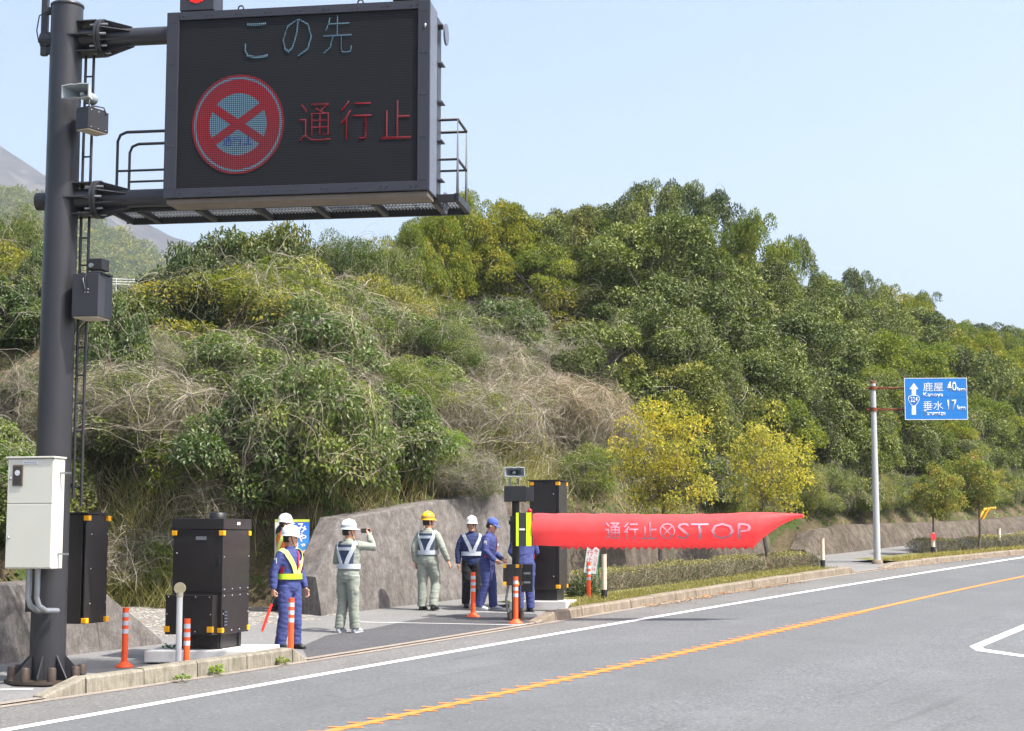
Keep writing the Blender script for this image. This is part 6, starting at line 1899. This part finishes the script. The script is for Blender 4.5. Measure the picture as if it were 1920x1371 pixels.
def person(loc, rz, label, h=1.72, jacket=M_blue, trousers=None, head_yaw=0.0, head_pitch=0.0, hat='helmet', hat_mat=None, shoes=M_shoe,
           armR=None, armL=None, legR=None, legL=None, vest=None, hand=('relax', 'relax'), trim=True, lean=0.0, seed=0, shirt_badge=False, cargo=False, glove=None):
    """built facing -Y; R is the person's right (-X). arms: (elbow, wrist), legs: (knee, ankle)"""
    trousers = trousers or jacket
    k = h / 1.72
    root = empty('person', loc, rz, label, 'person', 'workers on the pavement')
    S = {-1: Vector((-0.178, 0.005, 1.395)), 1: Vector((0.178, 0.005, 1.395))}
    Hp = {-1: Vector((-0.092, 0.01, 0.88)), 1: Vector((0.092, 0.01, 0.88))}
    arms = {-1: armR or (Vector((-0.25, 0.03, 1.12)), Vector((-0.26, -0.03, 0.87))), 1: armL or (Vector((0.25, 0.03, 1.12)), Vector((0.26, -0.03, 0.87)))}
    legs = {-1: legR or (Vector((-0.1, -0.01, 0.48)), Vector((-0.11, 0.02, 0.075))), 1: legL or (Vector((0.1, -0.01, 0.48)), Vector((0.11, 0.02, 0.075)))}
    arms = {s: tuple(Vector(q) for q in a) for s, a in arms.items()}
    legs = {s: tuple(Vector(q) for q in a) for s, a in legs.items()}
    Mh = Matrix.Translation((0, 0.0, 1.53)) @ Matrix.Rotation(head_yaw, 4, 'Z') @ Matrix.Rotation(head_pitch, 4, 'X') @ Matrix.Translation((0, 0, -1.53))
    ML = Matrix.Translation((0, 0, 0.9)) @ Matrix.Rotation(lean, 4, 'X') @ Matrix.Translation((0, 0, -0.9))   # lean of the upper body
    # ---- body: one skin from head to feet
    mb = MB()
    loft(mb, [((0, q[3], q[0]), q[1] - 0.02, q[2] - 0.02) for q in TORSO], 16)
    mb.tube([(0, 0.012, 1.42), (0, 0.004, 1.5), (0, -0.002, 1.57)], [0.062, 0.054, 0.054], 14)
    hd = MB()
    prof = [(1.488, 0.03, 0.035, -0.055), (1.5, 0.048, 0.055, -0.042), (1.53, 0.06, 0.078, -0.02), (1.56, 0.067, 0.088, -0.01), (1.6, 0.073, 0.095, -0.002), (1.64, 0.076, 0.099, 0.002), (1.68, 0.073, 0.096, 0.005), (1.71, 0.058, 0.078, 0.008), (1.728, 0.03, 0.04, 0.008)]
    loft(hd, [((0, q[3], q[0]), q[1], q[2]) for q in prof], 18)
    hd.ball((0, -0.098, 1.588), (0.014, 0.02, 0.022), 8, 6)                      # nose
    hd.ball((0, -0.09, 1.61), (0.009, 0.012, 0.026), 8, 6)
    hd.ball((0, -0.092, 1.545), (0.026, 0.012, 0.01), 8, 6)
    hd.ball((0, -0.086, 1.508), (0.026, 0.02, 0.018), 8, 6)
    for s in (-1, 1): hd.ball((s * 0.078, 0.008, 1.6), (0.012, 0.022, 0.033), 8, 6)
    mb.add(hd.v, hd.f, Mh)
    hands = {}
    for s in (-1, 1):
        e, w = arms[s]
        mb.tube([S[s], S[s] * 0.5 + e * 0.5, e, (e + w) / 2, w], [0.052, 0.045, 0.038, 0.036, 0.027], 12)
        d = (w - e).normalized()
        ref = Vector((0, -1, 0)) - d * d.dot(Vector((0, -1, 0)))
        ref = ref.normalized() if ref.length > 0.1 else Vector((1, 0, 0))          # towards the thumb
        inn = d.cross(ref) * s                                                      # palm side
        pose = hand[0] if s < 0 else hand[1]
        pc = w + d * 0.05
        loft(mb, [(w, 0.026, 0.02, ref, inn), (w + d * 0.03, 0.036, 0.018, ref, inn), (w + d * 0.07, 0.042, 0.016, ref, inn), (w + d * 0.095, 0.04, 0.014, ref, inn)], 12)
        curl = {'relax': (0.25, 0.45, 0.5), 'grip': (0.9, 1.3, 0.9), 'hold': (0.5, 0.9, 0.7)}[pose]
        for fi, (off, ln) in enumerate(((0.033, 0.068), (0.011, 0.077), (-0.011, 0.071), (-0.032, 0.056))):
            p = w + d * 0.088 + ref * off
            dirv = d.copy(); pts = [p - d * 0.015]; ang = 0
            sp = ref * off * 1.3
            for j, frac in enumerate((0.45, 0.3, 0.25)):
                ang += curl[j] * (1 + 0.05 * fi)
                p = p + (d * math.cos(ang) + inn * math.sin(ang) + sp * 0.6) * ln * frac
                pts.append(p)
            mb.tube(pts, [0.0105, 0.01, 0.0092, 0.008], 8)
        tb_ = w + d * 0.03 + ref * 0.03
        t1 = tb_ + (d * 0.6 + ref * 0.75 + inn * 0.25).normalized() * 0.035
        t2 = t1 + (d * 0.85 + ref * 0.25 + inn * (0.5 if pose != 'relax' else 0.25)).normalized() * 0.03
        mb.tube([tb_, t1, t2], [0.0125, 0.011, 0.009], 8)
        hands[s] = (w + d * 0.085 + inn * 0.02, d, ref, inn)
        kn, an = legs[s]
        mb.tube([Hp[s], (Hp[s] + kn) / 2, kn, (kn + an) / 2, an], [0.078, 0.068, 0.05, 0.047, 0.034], 12)
        mb.tube([an, an + Vector((0, -0.05, -0.04)), an + Vector((0, -0.15, -0.05))], [0.034, 0.034, 0.024], 10)
    def up(me):      # lean and scale a finished mesh
        for v in me.vertices:
            w_ = min(1, max(0, (v.co.z - 0.86) / 0.12))
            if w_ > 0 and lean: v.co = v.co.lerp(ML @ v.co, w_)
        me.transform(Matrix.Scale(k, 4))
        return me
    body = link('body', up(fuse(mb, 'body', M_skin, 0.0062, 0.3, smooth_it=1)), root)
    # ---- clothes
    mb = MB()
    loft(mb, [((0, q[3], q[0]), q[1] + 0.012, q[2] + 0.012) for q in TORSO[:-1]] + [((0, 0.008, 1.465), 0.082, 0.075)], 20)
    for s in (-1, 1):
        e, w = arms[s]
        d = (w - e).normalized()
        mb.tube([S[s] + Vector((-s * 0.03, 0, 0.0)), S[s] * 0.55 + e * 0.45, e, (e + w) / 2, w - d * 0.0], [0.08, 0.072, 0.064, 0.06, 0.047], 14)
    link('jacket', up(fuse(mb, 'jacket', jacket, 0.012, 1.0, 0.011, 13, seed)), root)
    cl = MB()
    cl.lathe([(0.078, 1.435), (0.074, 1.47), (0.068, 1.495), (0.062, 1.49), (0.06, 1.45)], 18, Matrix.Translation((0, 0.006, 0)), cap=False)
    link('collar', up(cl.mesh('collar', jacket)), root)
    mb = MB()
    loft(mb, [((0, 0.012, 0.8), 0.15, 0.115), ((0, 0.012, 0.88), 0.178, 0.132), ((0, 0.008, 0.97), 0.176, 0.126), ((0, 0, 1.03), 0.168, 0.116)], 20)
    for s in (-1, 1):
        kn, an = legs[s]
        mb.tube([Hp[s] + Vector((0, 0, 0.04)), Hp[s] * 0.55 + kn * 0.45, kn, (kn + an) / 2, an + Vector((0, 0, -0.015))], [0.116, 0.107, 0.088, 0.086, 0.082], 16)
    if cargo:
        for s in (-1, 1):
            kn, an = legs[s]
            m_ = Hp[s] * 0.35 + kn * 0.65
            mb.ball((m_.x + s * 0.075, m_.y + 0.02, m_.z + 0.03), (0.035, 0.06, 0.085), 10, 8)
    link('trousers', up(fuse(mb, 'trousers', trousers, 0.012, 1.0, 0.012, 12, seed + 3)), root)
    for s in (-1, 1):
        kn, an = legs[s]
        sh = MB()
        a0 = an
        loft(sh, [((a0.x, a0.y + 0.065, 0.03 + a0.z - 0.075), 0.03, 0.028, (1, 0, 0), (0, 0, 1)), ((a0.x, a0.y + 0.05, 0.045 + a0.z - 0.075), 0.038, 0.045, (1, 0, 0), (0, 0, 1)), ((a0.x, a0.y, 0.052 + a0.z - 0.075), 0.041, 0.052, (1, 0, 0), (0, 0, 1)),
                  ((a0.x, a0.y - 0.07, 0.044 + a0.z - 0.075), 0.045, 0.044, (1, 0, 0), (0, 0, 1)), ((a0.x, a0.y - 0.14, 0.034 + a0.z - 0.075), 0.046, 0.034, (1, 0, 0), (0, 0, 1)), ((a0.x, a0.y - 0.185, 0.026 + a0.z - 0.075), 0.03, 0.022, (1, 0, 0), (0, 0, 1))], 14)
        me = sh.mesh('shoe', shoes); me.transform(Matrix.Scale(k, 4))
        so = link('shoe', me, root)
        sl_ = MB().box((a0.x, a0.y - 0.06, a0.z - 0.068), (0.084, 0.25, 0.016)).mesh('sole', M_shoeg if shoes is not M_shoe else M_black); sl_.transform(Matrix.Scale(k, 4))
        link('sole', sl_, so)
    def pt(mb_, name, mat, Mx=None, par=root, sm=None):
        me = mb_.mesh(name, mat)
        if Mx is not None: me.transform(Mx)
        up(me)
        return link(name, me, par)
    # face and hair
    for s in (-1, 1): pt(MB().ball((s * 0.03, -0.088, 1.613), (0.011, 0.008, 0.006), 8, 6), 'eye', M_eye, Mh)
    for s in (-1, 1): pt(MB().box((s * 0.031, -0.092, 1.632), (0.034, 0.008, 0.007)), 'eyebrow', M_hair, Mh)
    pt(MB().box((0, -0.1, 1.546), (0.042, 0.008, 0.008)), 'mouth', M_lip, Mh)
    hr = MB()
    loft(hr, [((0, 0.03, 1.55), 0.062, 0.07), ((0, 0.022, 1.59), 0.079, 0.086), ((0, 0.018, 1.64), 0.083, 0.092), ((0, 0.014, 1.69), 0.075, 0.09), ((0, 0.012, 1.73), 0.04, 0.05)], 18)
    pt(hr, 'hair', M_hair, Mh)
    if hat == 'helmet':
        hm = MB()
        hm.lathe([(0.118, 1.655), (0.12, 1.68), (0.117, 1.715), (0.103, 1.755), (0.078, 1.785), (0.045, 1.8), (0.012, 1.806)], 26, Matrix.Translation((0, 0.004, 0)) @ Matrix.Diagonal((0.93, 1.13, 1, 1)))
        br = []
        n = 26
        for kx in range(n):
            a = 2 * math.pi * kx / n
            c_, s_ = math.cos(a), math.sin(a)
            ext = 0.012 + 0.04 * max(0, -s_) ** 3
            br.append(((0.111 + ext) * c_, 0.004 + (0.134 + ext) * s_, 1.652 - 0.006 * max(0, -s_)))
        vs = [(0.105 * math.cos(2 * math.pi * q / n), 0.004 + 0.128 * math.sin(2 * math.pi * q / n), 1.664) for q in range(n)]
        hm.add(vs + br + [(b[0], b[1], b[2] - 0.007) for b in br] + [(v[0], v[1], 1.65) for v in vs], [(q, (q + 1) % n, n + (q + 1) % n, n + q) for q in range(n)] + [(n + q, n + (q + 1) % n, 2 * n + (q + 1) % n, 2 * n + q) for q in range(n)] + [(2 * n + q, 2 * n + (q + 1) % n, 3 * n + (q + 1) % n, 3 * n + q) for q in range(n)], sm=True)
        hm.tube([(0, 0.12, 1.72), (0, 0.08, 1.785), (0, 0, 1.812), (0, -0.08, 1.785), (0, -0.12, 1.72)], 0.011, 8)
        ho = pt(hm, 'helmet', hat_mat or M_hel, Mh)
        for s in (-1, 1): pt(MB().tube([(s * 0.095, 0.0, 1.66), (s * 0.078, -0.03, 1.58), (s * 0.03, -0.075, 1.492)], 0.006, 5), 'chin_strap', M_black, Mh, ho)
        if vest == 'silver' and hat_mat is not None or hat_mat is M_hely or hat == 'striped':
            pass
    else:
        hm = MB()
        hm.lathe([(0.1, 1.655), (0.1, 1.69), (0.09, 1.735), (0.06, 1.762), (0.02, 1.772)], 24, Matrix.Translation((0, 0.006, 0)) @ Matrix.Diagonal((0.88, 1.1, 1, 1)))
        ho = pt(hm, 'cap', hat_mat or M_capb, Mh)
        vs, fs = [], []
        for q in range(11):
            a = math.pi * (0.12 + 0.76 * q / 10)
            vs += [(0.086 * math.cos(a), -0.1 * math.sin(a), 1.664), (0.09 * math.cos(a), -0.1 * math.sin(a) - 0.085 * math.sin(a) ** 0.8, 1.645), (0.09 * math.cos(a), -0.1 * math.sin(a) - 0.085 * math.sin(a) ** 0.8, 1.639), (0.086 * math.cos(a), -0.1 * math.sin(a), 1.656)]
        for q in range(10):
            o = q * 4
            for j in range(4): fs.append((o + j, o + 4 + j, o + 4 + (j + 1) % 4, o + (j + 1) % 4))
        pt(MB().add(vs, fs, sm=True), 'visor', hat_mat or M_capb, Mh, ho)
    if hat_mat is M_hely or vest == 'silver':
        for z, r_ in ((1.69, 0.1215), (1.712, 0.119)):
            if hat == 'helmet': pt(MB().lathe([(r_, z - 0.005), (r_, z + 0.005)], 26, Matrix.Translation((0, 0.004, 0)) @ Matrix.Diagonal((0.93, 1.13, 1, 1)), cap=False), 'helmet_stripe', M_vnavy, Mh, ho)
    # vest
    if vest:
        m1 = {'neon': M_hiviy, 'silver': M_silv, 'grey': M_silv, 'yellow': M_hiviy}[vest]
        m2 = {'neon': M_hivis, 'silver': M_silv, 'grey': M_silv, 'yellow': M_hiviy}[vest]
        vt = None
        back = MB()
        pn = []
        if vest in ('silver', 'grey'):
            for z0_, z1_, a0_, a1_ in ((1.06, 1.4, 2.3, 3.98),):
                vs, fs = [], []
                for i in range(9):
                    z = z0_ + (z1_ - z0_) * i / 8
                    for j in range(9):
                        vs.append(torso_at(z, a0_ + (a1_ - a0_) * j / 8, 0.021))
                for i in range(8):
                    for j in range(8): fs.append((i * 9 + j, i * 9 + j + 1, i * 9 + j + 10, i * 9 + j + 9))
                back.add(vs, fs, sm=True)
            pt(back, 'vest_back', M_vnavy)
        belt = MB(); strap(belt, [(1.055, -3.1415 + 6.283 * q / 14) for q in range(15)], 0.08, 0.027)
        pt(belt, 'vest_belt', m2)
        for s in (-1, 1):
            st = MB(); strap(st, [(1.09, s * 0.12), (1.2, s * 0.3), (1.31, s * 0.55), (1.4, s * 0.85), (1.436, s * 1.57)], 0.068, 0.03)
            pt(st, 'vest_strap', m1)
            st = MB(); strap(st, [(1.436, s * 1.57), (1.4, s * 2.25), (1.3, s * 2.5), (1.2, s * 2.72), (1.09, s * 2.9)], 0.068, 0.03)
            pt(st, 'vest_strap', m1)
        if vest in ('silver', 'grey'):
            st = MB(); strap(st, [(1.335, 2.45), (1.335, 3.1416), (1.335, 3.83)], 0.05, 0.0315)
            pt(st, 'vest_strap', m1)
    if trim:
        for s in (-1, 1):
            st = MB(); strap(st, [(1.0, s * 1.5), (1.1, s * 1.35), (1.2, s * 1.25)], 0.05, 0.019)
            pt(st, 'side_trim', M_redtrim)
        st = MB(); strap(st, [(1.15, 0.1), (1.3, 0.12), (1.42, 0.3)], 0.03, 0.02)
        pt(st, 'lanyard', M_redtrim)
        e, w = arms[-1]
        q = S[-1] * 0.6 + e * 0.4
        pt(MB().box((q.x - 0.068, q.y - 0.012, q.z), (0.006, 0.055, 0.08)), 'arm_badge', M_whitep)
        pt(MB().box((0.07, -0.15, 1.26), (0.07, 0.012, 0.05)), 'name_tag', M_whitep)
    root['hand_r'] = tuple((ML @ hands[-1][0]) * k)
    HND[root.name] = {s: ((ML @ hands[s][0]) * k, hands[s][1], hands[s][2], hands[s][3]) for s in (-1, 1)}
    del root['hand_r']
    return root
HND = {}
def foot(px, py): return G(px, py, 0.016)
# man with the traffic baton
p1 = person(foot(541, 1217), RAD(52), 'man in blue workwear with neon vest and white helmet holding a red baton', 1.74, M_blue, None, RAD(46), RAD(2), 'helmet', M_hel,
            armR=((-0.27, 0.05, 1.13), (-0.3, 0.02, 0.87)), armL=((0.25, 0.04, 1.13), (0.27, -0.06, 0.88)), legR=((-0.11, -0.02, 0.48), (-0.14, 0.03, 0.075)), legL=((0.11, -0.03, 0.48), (0.14, 0.0, 0.075)), vest='neon', hand=('grip', 'relax'), seed=1)
def held(root, s=-1):
    q = HND[root.name][s]
    M = Matrix.Rotation(root.rotation_euler.z, 4, 'Z')
    return Vector(root.location) + M @ q[0], (M.to_3x3() @ q[1]), (M.to_3x3() @ q[2]), (M.to_3x3() @ q[3])
c_, d_, r_, i_ = held(p1)
bt = empty('traffic_baton', c_, 0, 'red traffic baton with black grip held by the man in neon vest', 'baton')
bd = (Vector((-0.3, -0.12, -0.95))).normalized()
MB().tube([-bd * 0.08, bd * 0.12, bd * 0.13], [0.018, 0.018, 0.024], 12).build('grip', M_black, bt)
MB().tube([bd * 0.13, bd * 0.5, bd * 0.55], [0.021, 0.02, 0.014], 12).build('tube', M_baton, bt)
# worker behind him
person(foot(531, 1147), RAD(118), 'worker in orange jacket and white helmet beside the blue poster', 1.72, M_ora, M_blk, RAD(-15), RAD(6), 'helmet', M_hel,
       armR=((-0.26, -0.02, 1.14), (-0.2, -0.22, 1.08)), armL=((0.25, 0.0, 1.14), (0.16, -0.24, 1.1)), legR=((-0.1, -0.06, 0.48), (-0.12, 0.02, 0.075)), legL=((0.1, 0.03, 0.48), (0.12, 0.12, 0.075)), vest='yellow', trim=False, seed=2)
# man taking a photograph
p3 = person(foot(652, 1186), RAD(152), 'man in sage workwear and striped white helmet raising a phone', 1.74, M_sage, None, RAD(-42), RAD(0), 'helmet', M_hel, M_shoeg,
            armR=((-0.3, -0.26, 1.36), (-0.17, -0.34, 1.55)), armL=((0.25, -0.02, 1.12), (0.2, -0.22, 1.1)), legR=((-0.1, -0.01, 0.48), (-0.12, -0.03, 0.075)), legL=((0.1, -0.01, 0.48), (0.12, 0.06, 0.075)), vest='silver', hand=('hold', 'relax'), trim=False, seed=3, cargo=True)
c_, d_, r_, i_ = held(p3)
ph_ = empty('smartphone', c_, RAD(195), 'black smartphone held up by the man in sage workwear', 'phone')
MB().box((0.05, 0.0, 0.0), (0.15, 0.014, 0.078)).build('case', M_black, ph_, 0.004)
MB().ball((0.1, -0.01, 0.02), (0.008, 0.004, 0.008), 8, 5).build('lens', M_zinc, ph_)
# man in the yellow helmet
person(foot(802, 1144), RAD(158), 'man in sage workwear and yellow helmet walking along the wall', 1.75, M_sage, None, RAD(-32), RAD(0), 'helmet', M_hely, M_shoe,
       armR=((-0.3, 0.03, 1.14), (-0.38, -0.06, 0.9)), armL=((0.25, 0.08, 1.13), (0.24, 0.04, 0.88)), legR=((-0.12, -0.1, 0.49), (-0.14, 0.06, 0.085)), legL=((0.1, 0.02, 0.48), (0.1, 0.04, 0.075)), vest='silver', trim=False, seed=4, cargo=True)
# man facing the camera
person(foot(884, 1139), RAD(8), 'man in navy jacket, black trousers and white helmet facing the road', 1.66, M_navy, M_blk, RAD(-4), RAD(-2), 'helmet', M_hel,
       armR=((-0.27, 0.03, 1.12), (-0.27, -0.02, 0.86)), vest='grey', trim=False, seed=5)
# man in the cap
person(foot(914, 1144), RAD(72), 'man in blue workwear and blue cap looking at his hands', 1.68, M_blue, None, RAD(10), RAD(16), 'cap', M_capb, M_shoeg,
       armR=((-0.25, -0.02, 1.13), (-0.16, -0.2, 0.96)), armL=((0.25, 0.0, 1.13), (0.18, -0.24, 0.98)), legR=((-0.1, 0.0, 0.48), (-0.12, 0.13, 0.075)), legL=((0.1, -0.06, 0.48), (0.12, -0.08, 0.075)), lean=RAD(5), seed=6)
# man behind the post
person(foot(984, 1147), RAD(196), 'man in blue workwear half hidden behind the black barrier post', 1.66, M_blue, None, RAD(0), RAD(30), 'cap', M_capb, M_shoe,
       armR=((-0.26, -0.04, 1.14), (-0.12, -0.24, 1.08)), armL=((0.26, -0.04, 1.14), (0.12, -0.24, 1.08)), lean=RAD(8), seed=7)
